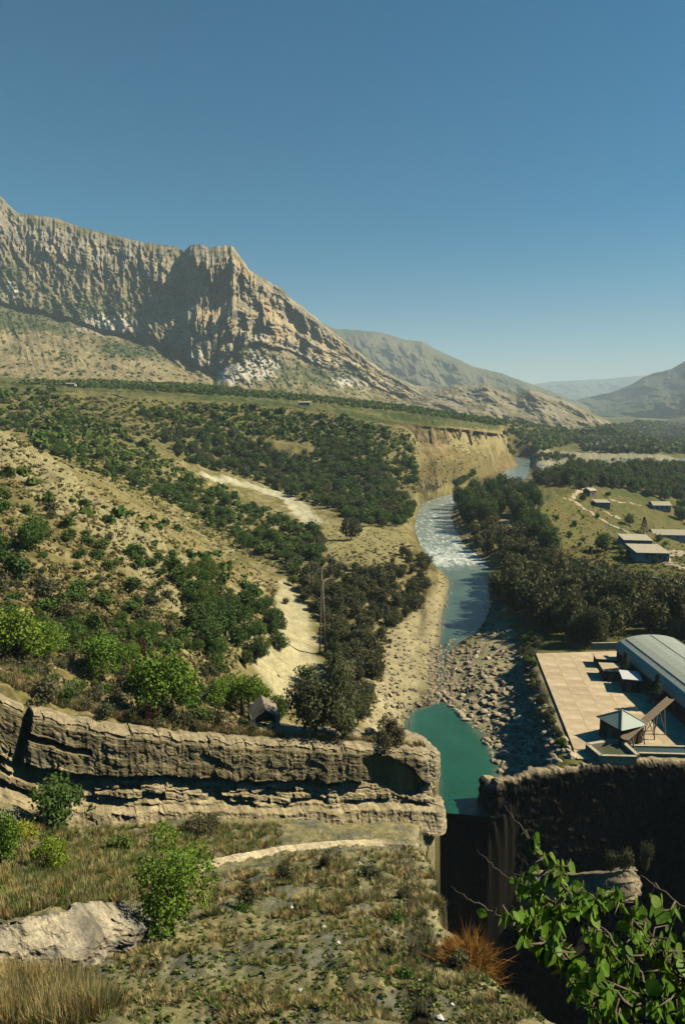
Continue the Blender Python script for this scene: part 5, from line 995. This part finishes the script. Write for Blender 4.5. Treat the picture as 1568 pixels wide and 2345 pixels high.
bw = wall_between('boundary_wall', PZ(1399, 1322, 5.8), PZ(1540, 1335, 5.8), .3, 5.0, 6.9, M['concrete_wall']); tag(bw, 'long low boundary wall between meadow and willows', 'wall')
# ---- shed with a barrel roof
E1 = PZ(1411, 1486, YZ + 2.8); E2 = PZ(1568, 1616, YZ + 2.8); sdv = (E2 - E1)[:2]; sdv /= np.linalg.norm(sdv)
shed = empty('storage_shed', (E1[0], E1[1], YZ), math.atan2(sdv[1], sdv[0])); tag(shed, 'long shed with a green barrel vault metal roof beside the yard', 'shed')
SW, SLN_, EH, RISE, NS = 11.5, 36.0, 2.8, 2.5, 12
arc = [(-.25 + (SW + .5) * .5 * (1 - math.cos(math.pi * k / NS)), EH + RISE * math.sin(math.pi * k / NS) ** .9) for k in range(NS + 1)]
v = []; f = []
for x in (0, 1.48):
    v += [(x, y, z) for y, z in arc]; v += [(x, y, z - .05) for y, z in arc]
m_ = NS + 1
for k in range(NS): f += [(k, k + 1, 2 * m_ + k + 1, 2 * m_ + k), (m_ + k + 1, m_ + k, 3 * m_ + k, 3 * m_ + k + 1), (k + 1, k, m_ + k, m_ + k + 1), (2 * m_ + k, 2 * m_ + k + 1, 3 * m_ + k + 1, 3 * m_ + k)]
for x0 in (0.0, .37, .74, 1.11): 
    n = len(v); v += [(x0, y, z + .035) for y, z in arc] + [(x0 + .06, y, z + .035) for y, z in arc]; f += [(n + k, n + k + 1, n + m_ + k + 1, n + m_ + k) for k in range(NS)]
sheet = MB().poly(v, f).mesh('roof_sheet', M['roof_shed'])
for i in range(24):
    o = obj('roof_sheet', sheet, shed); o.location = (-.3 + 1.5 * i, 0, RNG.uniform(0, .02))
MB().box((SLN_ / 2, .12, EH / 2 - .1), (SLN_, .24, EH + .1)).build('wall', M['dark_wall'], shed)
MB().box((SLN_ / 2, SW - .12, EH / 2 - .1), (SLN_, .24, EH + .1)).build('wall', M['dark_wall'], shed)
for x in (.15, SLN_ - .15):
    pts = [(.05, 0)] + [(y, z - .07) for y, z in arc[1:-1]] + [(SW - .05, 0)]; n = len(pts)
    MB().poly([(x - .1, y, z) for y, z in pts] + [(x + .1, y, z) for y, z in pts], [tuple(range(n)), tuple(reversed(range(n, 2 * n)))] + [(i, n + i, n + (i + 1) % n, (i + 1) % n) for i in range(n)]).build('gable_wall', M['plaster'], shed)
for k in (3, 6, 9): MB().box((SLN_ / 2, arc[k][0], arc[k][1] + .03), (SLN_, .14, .08)).build('roof_seam', M['metal'], shed)
MB().box((SLN_ / 2, -.30, EH - .02), (SLN_, .08, .14)).build('eave_trim', M['roof_pale'], shed)
for i in range(9): MB().box((2.2 + 3.8 * i, -.01, 1.5), (1.6, .06, 1.1)).build('window', M['dark_open'], shed)
# ---- hut with a hipped green roof
HZ = YZ + 2.6; Lc, Bc, Rc, Fc = [PZ(*zz5(*p), HZ) for p in ((495, 1100), (675, 965), (1000, 1145), (830, 1288))]; ctr = (Lc + Bc + Rc + Fc) / 4
hu = (Fc - Lc)[:2]; hA = math.atan2(hu[1], hu[0]); hs = float(np.mean([np.linalg.norm((a - b)[:2]) for a, b in ((Lc, Fc), (Fc, Rc), (Rc, Bc), (Bc, Lc))]))
hut = empty('hut', (ctr[0], ctr[1], YZ), hA); tag(hut, 'small square hut with a hipped green roof in the yard', 'hut')
e = hs / 2; ap = (0, 0, 2.6 + 1.5); cs = [(-e, -e, 2.6), (e, -e, 2.6), (e, e, 2.6), (-e, e, 2.6)]
for i in range(4):
    a, b = cs[i], cs[(i + 1) % 4]; MB().poly([a, b, ap, (a[0] * .97, a[1] * .97, a[2] - .06), (b[0] * .97, b[1] * .97, b[2] - .06), (0, 0, ap[2] - .07)], [(0, 1, 2), (5, 4, 3), (0, 3, 4, 1)]).build('roof_panel', M['roof_green'], hut)
    MB().bar((a[0], a[1], a[2] + .02), (0, 0, ap[2] + .03), .12).build('hip_ridge', M['roof_pale'], hut)
wl_ = hs - .8
for i, (x, y, dx, dy) in enumerate(((0, -wl_ / 2, wl_, .2), (wl_ / 2, 0, .2, wl_ - .4), (0, wl_ / 2, wl_, .2), (-wl_ / 2, 0, .2, wl_ - .4))): MB().box((x, y, 1.25), (dx, dy, 2.7)).build('wall', M['dark_wall'], hut)
MB().box((0, -wl_ / 2 - .1, 1.0), (.9, .06, 2.0)).build('door', M['wood'], hut); MB().box((-wl_ / 2 - .1, .2, 1.5), (.06, 1.0, .9)).build('window', M['dark_open'], hut)
# ---- cabins
def cabin(px, py, w, d, h, roof, label, ang=0.0):
    p = PZ(px, py, YZ); r = empty('cabin', (p[0], p[1], YZ), yang + ang); tag(r, label, 'cabin')
    MB().box((0, 0, h / 2), (w, d, h)).build('wall', M['dark_wall'], r); MB().box((0, 0, h + .09), (w + .35, d + .35, .16)).build('roof', M[roof], r)
    MB().box((-w * .2, -d / 2 - .02, h * .45), (.8, .06, h * .85)).build('door', M['wood'], r); MB().box((w * .25, -d / 2 - .02, h * .6), (.8, .06, .6)).build('window', M['dark_open'], r)
cabin(*zz5(480, 400), 2.0, 2.6, 1.4, 'concrete', 'smallest flat roofed cabin behind the others on the yard'); cabin(*zz5(590, 412), 2.2, 1.6, 1.2, 'concrete', 'low flat cabin with a pale top next to the shed corner')
cabin(*zz5(630, 560), 3.6, 3.4, 1.6, 'concrete', 'largest flat roofed cabin with a plain pale top on the yard'); cabin(*zz5(850, 700), 2.6, 3.6, 2.0, 'roof_white', 'cabin with a white sheet metal roof on the yard', -.1)
# ---- flume on trestles
f0 = PZ(*zz5(775, 1375), YZ + 1.4); f1 = PZ(*zz5(1375, 850), YZ + 4.2)
fl_ = empty('wooden_flume', (f0[0], f0[1], YZ)); tag(fl_, 'raised wooden flume on trestle legs crossing the yard', 'flume')
O = np.array([f0[0], f0[1], YZ]); a = f0 - O; b = f1 - O; d = (b - a) / np.linalg.norm(b - a); n = np.array([-d[1], d[0], 0]); n /= np.linalg.norm(n)
MB().bar(a, b, .12).build('beam', M['wood'], fl_)
for s_ in (-.45, .45): MB().bar(a + n * s_ + [0, 0, .2], b + n * s_ + [0, 0, .2], .16).build('side_board', M['wood'], fl_)
nb = 26
pl_m = MB().box((0, 0, 0), (np.linalg.norm(b - a) / nb * .9, .86, .07)).mesh('plank', M['wood'])
for i in range(nb):
    o = obj('plank', pl_m, fl_); o.location = tuple(a + (b - a) * (i + .5) / nb + [0, 0, .1]); o.rotation_euler = (0, -math.asin(d[2]), math.atan2(d[1], d[0]))
for t in (.12, .34, .56, .8):
    c = a + (b - a) * t
    for s_ in (-.5, .5): MB().bar((c + n * s_ * 1.5)[:2].tolist() + [0], c + n * s_ * .8, .12).build('leg', M['metal'], fl_)
    MB().bar((c[0] + n[0] * .7, c[1] + n[1] * .7, .4), c - n * .4 - [0, 0, .3], .07).build('brace', M['metal'], fl_); MB().bar((c[0] - n[0] * .7, c[1] - n[1] * .7, .4), c + n * .4 - [0, 0, .3], .07).build('brace', M['metal'], fl_)
# ---- settling basin and channel on the brink
A1, A2, A3, A4 = [PZ(*zz5(*p), z) for p, z in (((305, 1418), YZ + 1), ((725, 1352), YZ + 1), ((955, 1568), YZ + .9), ((480, 1572), YZ + .9))]
bs = empty('settling_basin', (0, 0, 0)); bs.location = (A4[0], A4[1], YZ); tag(bs, 'concrete settling basin with green water on the brink of the gorge', 'basin'); ob = np.array([A4[0], A4[1], YZ])
for nm, p, q_, w in (('wall', A1, A2, .55), ('wall', A2, A3, .5), ('wall', A4, A1, .5), ('wall', A3 - [0.3, .3, 0], A4, .4)): wall_between(nm, p - ob, q_ - ob, w, -1.6, 1.0, M['concrete_wall'], bs)
MB().poly([tuple(p[:2] - ob[:2]) + (.45,) for p in (A1, A4, A3, A2)], [(0, 1, 2, 3)]).build('water', M['basin_water'], bs)
ch = empty('feeder_channel', (A2[0], A2[1], YZ)); tag(ch, 'straight concrete feeder channel running from the basin along the yard', 'channel'); oc_ = np.array([A2[0], A2[1], YZ])
c1, c2, c3, c4 = [PZ(*p, YZ + .3) for p in (zz5(870, 1448), (1740, 1714), (1740, 1732), zz5(960, 1545))]
for p, q_ in ((c1, c2), (c4, c3)): wall_between('wall', p - oc_, q_ - oc_, .35, -1.2, .45, M['concrete_wall'], ch)
MB().poly([tuple(p[:2] - oc_[:2]) + (.25,) for p in (c1, c4, c3, c2)], [(0, 1, 2, 3)]).build('water', M['channel_water'], ch)
LOG = MB().tube([(-1.6, 0, 0), (0, .05, 0), (1.6, 0, .02)], [.17, .18, .16], 8).mesh('log', M['roof_pale'], True)
for i in range(6):
    p = PZ(1564 + (i % 3) * 7, 1612 + (i % 3) * 8, YZ + .2 + .3 * (i // 3)); o = obj('log', LOG); o.location = tuple(p); o.rotation_euler = (0, 0, -.5 + .06 * i); tag(o, 'pale log in the stack on the yard in front of the shed', 'log', 'stacked pale logs')
for a_, b_, w_, h_, lb in ((1469, 1556, 3.0, 5.0, 'dark conifer standing against the shed wall next to the cabins'), (1530, 1622, 3.4, 5.6, 'dark conifer at the upper end of the wooden flume')):
    q0 = PZ(a_, b_, YZ); tt = ((q0 - E1)[:2] * sdv).sum(); q1 = E1[:2] + sdv * tt + np.array([sdv[1], -sdv[0]]) * 1.5
    plant('conifer', (q1[0], q1[1], YZ), w_, h_, lb, T_, None, 'conifer_tree')
# ------------------------------------------------------------------ houses
def house(px, py, w, d, h, roof, label, ang=0.0, wallm='plaster', rmat='roof_slate', name='house', nwin=2, doors=1, rise=1.2, z=None):
    p = hit(px, py); zz = p[2] if z is None else z; r = empty(name, (p[0], p[1], zz), ang); tag(r, label, 'house'); y0 = d / 2
    MB().box((0, y0, h / 2 - .4), (w, d, h + .8)).build('wall', M[wallm], r)
    if roof == 'gable':
        for s_ in (-1, 1):
            MB().poly([(-w / 2 - .3, y0 + s_ * (d / 2 + .4), h - .1), (w / 2 + .3, y0 + s_ * (d / 2 + .4), h - .1), (w / 2 + .3, y0, h + rise), (-w / 2 - .3, y0, h + rise), (-w / 2 - .3, y0 + s_ * (d / 2 + .4), h - .22), (w / 2 + .3, y0 + s_ * (d / 2 + .4), h - .22), (w / 2 + .3, y0, h + rise - .12), (-w / 2 - .3, y0, h + rise - .12)],
                      [(0, 1, 2, 3), (7, 6, 5, 4), (0, 4, 5, 1), (1, 5, 6, 2), (3, 7, 4, 0)]).build('roof', M[rmat], r)
        for s_ in (-1, 1): MB().poly([(s_ * (w / 2 - .02), y0 - d / 2, h), (s_ * (w / 2 - .02), y0 + d / 2, h), (s_ * (w / 2 - .02), y0, h + rise - .12), (s_ * (w / 2 - .25), y0 - d / 2, h), (s_ * (w / 2 - .25), y0 + d / 2, h), (s_ * (w / 2 - .25), y0, h + rise - .12)], [(0, 1, 2), (5, 4, 3), (0, 2, 5, 3), (1, 4, 5, 2)]).build('gable_wall', M[wallm], r)
    else:
        MB().poly([(-w / 2 - .3, -.35, h + .05), (w / 2 + .3, -.35, h + .05), (w / 2 + .3, d + .3, h + rise), (-w / 2 - .3, d + .3, h + rise), (-w / 2 - .3, -.35, h - .12), (w / 2 + .3, -.35, h - .12), (w / 2 + .3, d + .3, h + rise - .18), (-w / 2 - .3, d + .3, h + rise - .18)], BOXF_UP).build('roof', M[rmat], r)
    for i in range(nwin):
        x = -w / 2 + w * (i + .8) / (nwin + .6); o = MB().box((x, -.02, h * .55), (.9, .1, 1.0)).build('window', M['dark_open'], r); MB().box((x, -.06, h * .55 - .58), (1.1, .2, .08)).build('sill', M['plaster'], o)
    for i in range(doors): MB().box((w * .36, -.02, .95), (.95, .1, 1.9)).build('door', M['wood'], r)
    return r
BOXF_UP = [(0, 1, 2, 3), (7, 6, 5, 4), (0, 4, 5, 1), (1, 5, 6, 2), (2, 6, 7, 3), (3, 7, 4, 0)]
house(*zq(600, 205), 5.0, 5.0, 4.2, 'gable', 'small tall house with a bright gable beside the wood', .5, 'stone_wall', nwin=1, doors=0)
house(*zq(705, 318), 7.2, 9.0, 3.2, 'mono', 'grey stone box house with a flat pale roof by the dirt road', -.12, 'stone_wall', nwin=0, doors=0, rise=.5)
house(*zq(1320, 345), 10.0, 8.0, 3.2, 'gable', 'gabled house with a pale slate roof at the edge of the wood', -.1, 'plaster', nwin=3, rise=1.8)
house(*zq(1480, 660), 22.0, 9.0, 3.0, 'gable', 'long low house with a wide pale slate roof', -.12, 'plaster', nwin=5, rise=1.9)
r = house(*zq(1070, 735), 8.5, 8.5, 2.6, 'mono', 'back half of the ruined twin house with a broken pale roof', -.16, 'plaster', nwin=1, doors=0, rise=.5)
r = house(*zq(1225, 888), 9.0, 11.0, 2.9, 'mono', 'front half of the ruined twin house with a torn roof edge', -.12, 'plaster', nwin=2, rise=.5)
MB().box((-1.0, -.06, 2.55), (3.2, .14, .75)).build('roof_gap', M['dark_open'], r)
house(1552, 1364, 3.6, 3.0, 2.4, 'mono', 'dark hut with a white sheet roof at the end of the boundary wall', -.1, 'dark_wall', 'roof_white', 'hut', 1, 1, .4)
house(155, 886, 12, 6, 2.6, 'mono', 'low farm building with a pale roof above the hollow', .0, 'plaster', nwin=3, rise=.9, name='farm_building')
house(697, 930, 9, 5, 2.4, 'mono', 'small pale roofed farm building on the plateau orchard', .0, 'plaster', nwin=2, rise=.8, name='farm_building')
# little stone ruin behind the ledge
pr_ = hit(608, 1668); ru = empty('stone_ruin', (pr_[0], pr_[1], pr_[2]), .25); tag(ru, 'tiny roofless looking stone ruin with a gable behind the ledge', 'ruin')
for s_ in (-1, 1): MB().poly([(s_ * 1.35, -.2, .95), (s_ * 1.35, 2.6, 1.05), (0, 2.6, 2.0), (0, -.2, 1.9), (s_ * 1.35, -.2, .80), (s_ * 1.35, 2.6, .9), (0, 2.6, 1.85), (0, -.2, 1.75)], BOXF_UP).build('roof_slab', M['stone_wall'], ru)
MB().box((-1.1, 1.2, .3), (.4, 2.6, 1.5)).build('wall', M['stone_wall'], ru); MB().box((1.1, 1.2, .3), (.4, 2.6, 1.5)).build('wall', M['stone_wall'], ru); MB().box((0, 2.35, .5), (2.2, .3, 1.9)).build('wall', M['stone_wall'], ru)
for x, y, s_ in ((-.5, .1, .35), (.3, -.1, .42), (.8, .2, .3)): o = obj('fallen_stone', ROCKS[3], ru); o.location = (x, y, .15); o.scale = (s_, s_, s_)
# ------------------------------------------------------------------ poles
def upole(px, py, top, label, name='utility_pole', r=.14, strut=False, arms=1):
    p = hit(px, py); H = PY(top[0], top[1], p[1])[2] - p[2]; e = empty(name, tuple(p)); tag(e, label, 'pole')
    dx = PY(top[0], top[1], p[1])[0] - p[0]; MB().tube([(0, 0, -.4), (dx * .5, 0, H / 2), (dx, 0, H)], [r * 1.2, r, r * .8], 8).build('post', M['wood'], e, True)
    if strut: MB().tube([(1.1, .3, -.3), (dx + .15, 0, H * .86)], [r, r * .8], 8).build('strut', M['wood'], e, True)
    for k in range(arms):
        ca = MB().box((dx, 0, H - .35 - .7 * k), (1.7, .12, .12)).build('cross_arm', M['wood'], e)
        for x in (-.7, -.3, .3, .7): MB().tube([(dx + x, 0, H - .3 - .7 * k), (dx + x, 0, H - .1 - .7 * k)], [.05, .06], 6).build('insulator', M['white'], ca)
    return p, H, dx
upole(732, 1500, (737, 1300), 'tall wooden utility pole with a strut beside the sand flat', strut=True)
upole(395, 1040, (394, 985), 'wooden pole among the trees at the head of the ravine', arms=1); upole(1354, 1282, (1354, 1256), 'short wooden pole standing in the village meadow', arms=0, r=.1)
upole(105, 975, (106, 935), 'wooden pole beside the bushes on the upper left slope', arms=1)
def pylon(px, py, top, label):
    p = hit(px, py); H = PY(px, top, p[1])[2] - p[2]; e = empty('lattice_pylon', tuple(p)); tag(e, label, 'pylon'); w = H * .09
    for sx in (-1, 1):
        for sy in (-1, 1): MB().bar((sx * w, sy * w, -.3), (sx * w * .15, sy * w * .15, H), .12, .08).build('leg', M['metal'], e)
    for k in range(7):
        z0, z1 = H * k / 7, H * (k + 1) / 7; a0, a1 = w * (1 - .85 * k / 7), w * (1 - .85 * (k + 1) / 7); m = MB()
        for s_ in (-1, 1): m.bar((-a0, s_ * a0, z0), (a1, s_ * a1, z1), .06).bar((a0, s_ * a0, z0), (-a1, s_ * a1, z1), .06).bar((s_ * a0, -a0, z0), (s_ * a1, a1, z1), .06)
        m.build('bracing', M['metal'], e)
    for z in (.82, .95): MB().box((0, 0, H * z), (H * .22, .12, .12)).build('cross_arm', M['metal'], e)
pylon(868, 1118, 1055, 'dark lattice pylon standing above the left bank wood'); pylon(1417, 1084, 1046, 'dark lattice pylon at the edge of the gravel bars')
e = empty('wooden_stake', tuple(PZ(936, 1668, 0))); tag(e, 'thin stake standing in the shallow edge of the pool', 'stake'); MB().tube([(0, 0, -1), (.05, 0, 1.7)], [.06, .05], 6).build('post', M['wood'], e)
p_ = hit(1215, 1640); e = empty('wooden_stake', tuple(p_)); tag(e, 'pale stick leaning on the rubble slope below the yard', 'stake'); MB().tube([(0, 0, -.3), (-.1, 0, 3.0)], [.06, .05], 6).build('post', M['wood'], e)
# ------------------------------------------------------------------ leafy sapling hanging into the view on the right
def leaf_mesh(i):
    rs = np.random.RandomState(400 + i); n = 6; L = 1.0; v = [(0, 0, 0)]; fold = rs.uniform(.12, .35); curl = rs.uniform(-.25, .3)
    ys = np.linspace(.08, 1, n); wd = [.22, .40, .43, .34, .18, 0.0]
    for y, w in zip(ys, wd): zc = -curl * y * y; v += [(-w, y, zc + fold * w), (0, y, zc), (w, y, zc + fold * w)]
    f = [(0, 2, 1), (0, 3, 2)]
    for k in range(n - 1): a = 1 + 3 * k; f += [(a, a + 1, a + 4, a + 3), (a + 1, a + 2, a + 5, a + 4)]
    me = bpy.data.meshes.new('leaf'); me.from_pydata(v, [], f); me.update(); me.materials.append(M['leaf_near']); me.polygons.foreach_set('use_smooth', [True] * len(me.polygons)); return me
def sapling():
    root0 = PR(1900, 2900, 3.2); gzr = float(gz(root0[0], root0[1])[0]); rt = np.array([root0[0], root0[1], gzr]); e = empty('leafy_sapling', tuple(rt)); tag(e, 'sapling with fresh green leaves hanging over the dark gorge', 'sapling')
    K = [(1900, 2900, 3.2)]
    stems = [K + [(1640, 2470, 3.0), (1480, 2250, 3.1), (1390, 2140, 3.2), (1300, 2040, 3.3), (1235, 1960, 3.4), (1190, 1890, 3.45), (1150, 1838, 3.5)],
             K + [(1620, 2480, 2.9), (1430, 2290, 2.95), (1290, 2180, 3.0), (1200, 2125, 3.05), (1130, 2088, 3.1), (1075, 2060, 3.1), (1030, 2030, 3.15)],
             K + [(1600, 2390, 3.2), (1440, 2230, 3.4), (1330, 2110, 3.5), (1220, 2040, 3.55), (1150, 1998, 3.6), (1090, 1945, 3.65)],
             K + [(1720, 2420, 3.3), (1600, 2280, 3.4), (1500, 2170, 3.5), (1430, 2080, 3.55), (1385, 2015, 3.6)],
             K + [(1780, 2400, 3.0), (1680, 2220, 3.1), (1590, 2100, 3.15), (1500, 2030, 3.2), (1440, 1995, 3.2)],
             K + [(1620, 2560, 2.8), (1480, 2400, 2.85), (1370, 2320, 2.9), (1290, 2275, 2.95)],
             K + [(1700, 2600, 3.4), (1560, 2420, 3.5), (1460, 2330, 3.55), (1390, 2260, 3.6)]]
    S = []; rs = np.random.RandomState(12)
    for st in stems:
        P = catmull(np.array([PR(*p) for p in st]), 8) - rt; P = P + rs.normal(size=P.shape) * .004; n = len(P); MB().tube(P, list(np.linspace(.0075, .001, n)), 6).build('stem', M['twig'], e, True); S.append(P[8:])
    A = np.vstack(S); LM = [leaf_mesh(i) for i in range(6)]; leaves = []
    zone = [(1180, 1875), (1300, 1930), (1330, 2000), (1440, 2050), (1600, 2120), (1640, 2380), (1420, 2380), (1290, 2250), (1190, 2140), (1160, 2070), (1210, 1990)]
    cl = in_px(zone, 250, 15); tw = MB()
    dens = rs.rand(len(cl)) < np.clip(.25 + (cl[:, 0] + cl[:, 1] - 3050) / 700, .3, 1); cl = cl[dens]
    for c in cl:
        p0 = A[rs.randint(len(A))]
        d = np.linalg.norm(np.stack(proj(*(A + rt).T), 1) - c, axis=1); k = np.argsort(d)[rs.randint(0, 3)]; a = A[k]; r = np.linalg.norm(a + rt - [0, 0, CAMZ]) + rs.uniform(-.25, .25); b = PR(c[0], c[1], r) - rt
        if np.linalg.norm(b - a) > .55: continue
        m = (a + b) / 2 + rs.normal(size=3) * .03; tw.tube([a, m, b], [.004, .003, .0018], 5)
        for _ in range(rs.randint(3, 8)):
            t = rs.uniform(.35, 1.0); q_ = a * (1 - t) + b * t + rs.normal(size=3) * .012; leaves.append((q_, rs.uniform(.034, .066)))
    for P in S:
        for i in range(2, len(P) - 10, 2):
            if rs.rand() < .7: leaves.append((P[i] + rs.normal(size=3) * .01, rs.uniform(.034, .062)))
    leaves.sort(key=lambda l: -l[1]); rv = []; rf = []; nn = 0
    tw.build('twigs', M['twig'], e, True)
    for i, (q_, s) in enumerate(leaves):
        # leaves hang: +y of the leaf points mostly down, the blade turns towards the light at random
        dn = np.array([rs.normal() * .35, rs.normal() * .35, -1.0 + .3 * rs.rand()]); dn /= np.linalg.norm(dn); nx = np.array([.75 + rs.normal() * .5, -.5 + rs.normal() * .5, .35]); nx -= dn * (nx @ dn); nx /= np.linalg.norm(nx); sx = np.cross(dn, nx)
        Rm = np.stack([sx, dn, nx], 1); me = LM[rs.randint(6)]
        if i < 290:
            o = obj('leaf', me, e); from mathutils import Matrix
            M4 = Matrix(((Rm * s).tolist()[0] + [q_[0]], (Rm * s).tolist()[1] + [q_[1]], (Rm * s).tolist()[2] + [q_[2]], [0, 0, 0, 1])); o.matrix_local = M4
        else:
            v = np.array([w.co[:] for w in me.vertices]) @ (Rm * s).T + q_
            for p in me.polygons: rf.append([k + nn for k in p.vertices])
            rv.append(v); nn += len(v)
    if rv:
        m2 = bpy.data.meshes.new('foliage'); m2.from_pydata(np.vstack(rv).tolist(), [], rf); m2.update(); m2.materials.append(M['leaf_near']); o = obj('foliage', m2, e); o['kind'] = 'stuff'
    print('leaves', len(leaves))
sapling()
for i, (a, b) in enumerate(((1400, 1992), (1430, 1990), (1478, 1988))):
    plant('grey', PY(a, b, 53.5 - i * .8), 1.6 - .2 * i, 1.6 + .3 * i, ['grey shrub at the end of the sunlit rock shelf', 'taller grey shrub in the middle of the rock shelf', 'thin grey shrub at the dark end of the rock shelf'][i], S_, None, 'shrub', False)
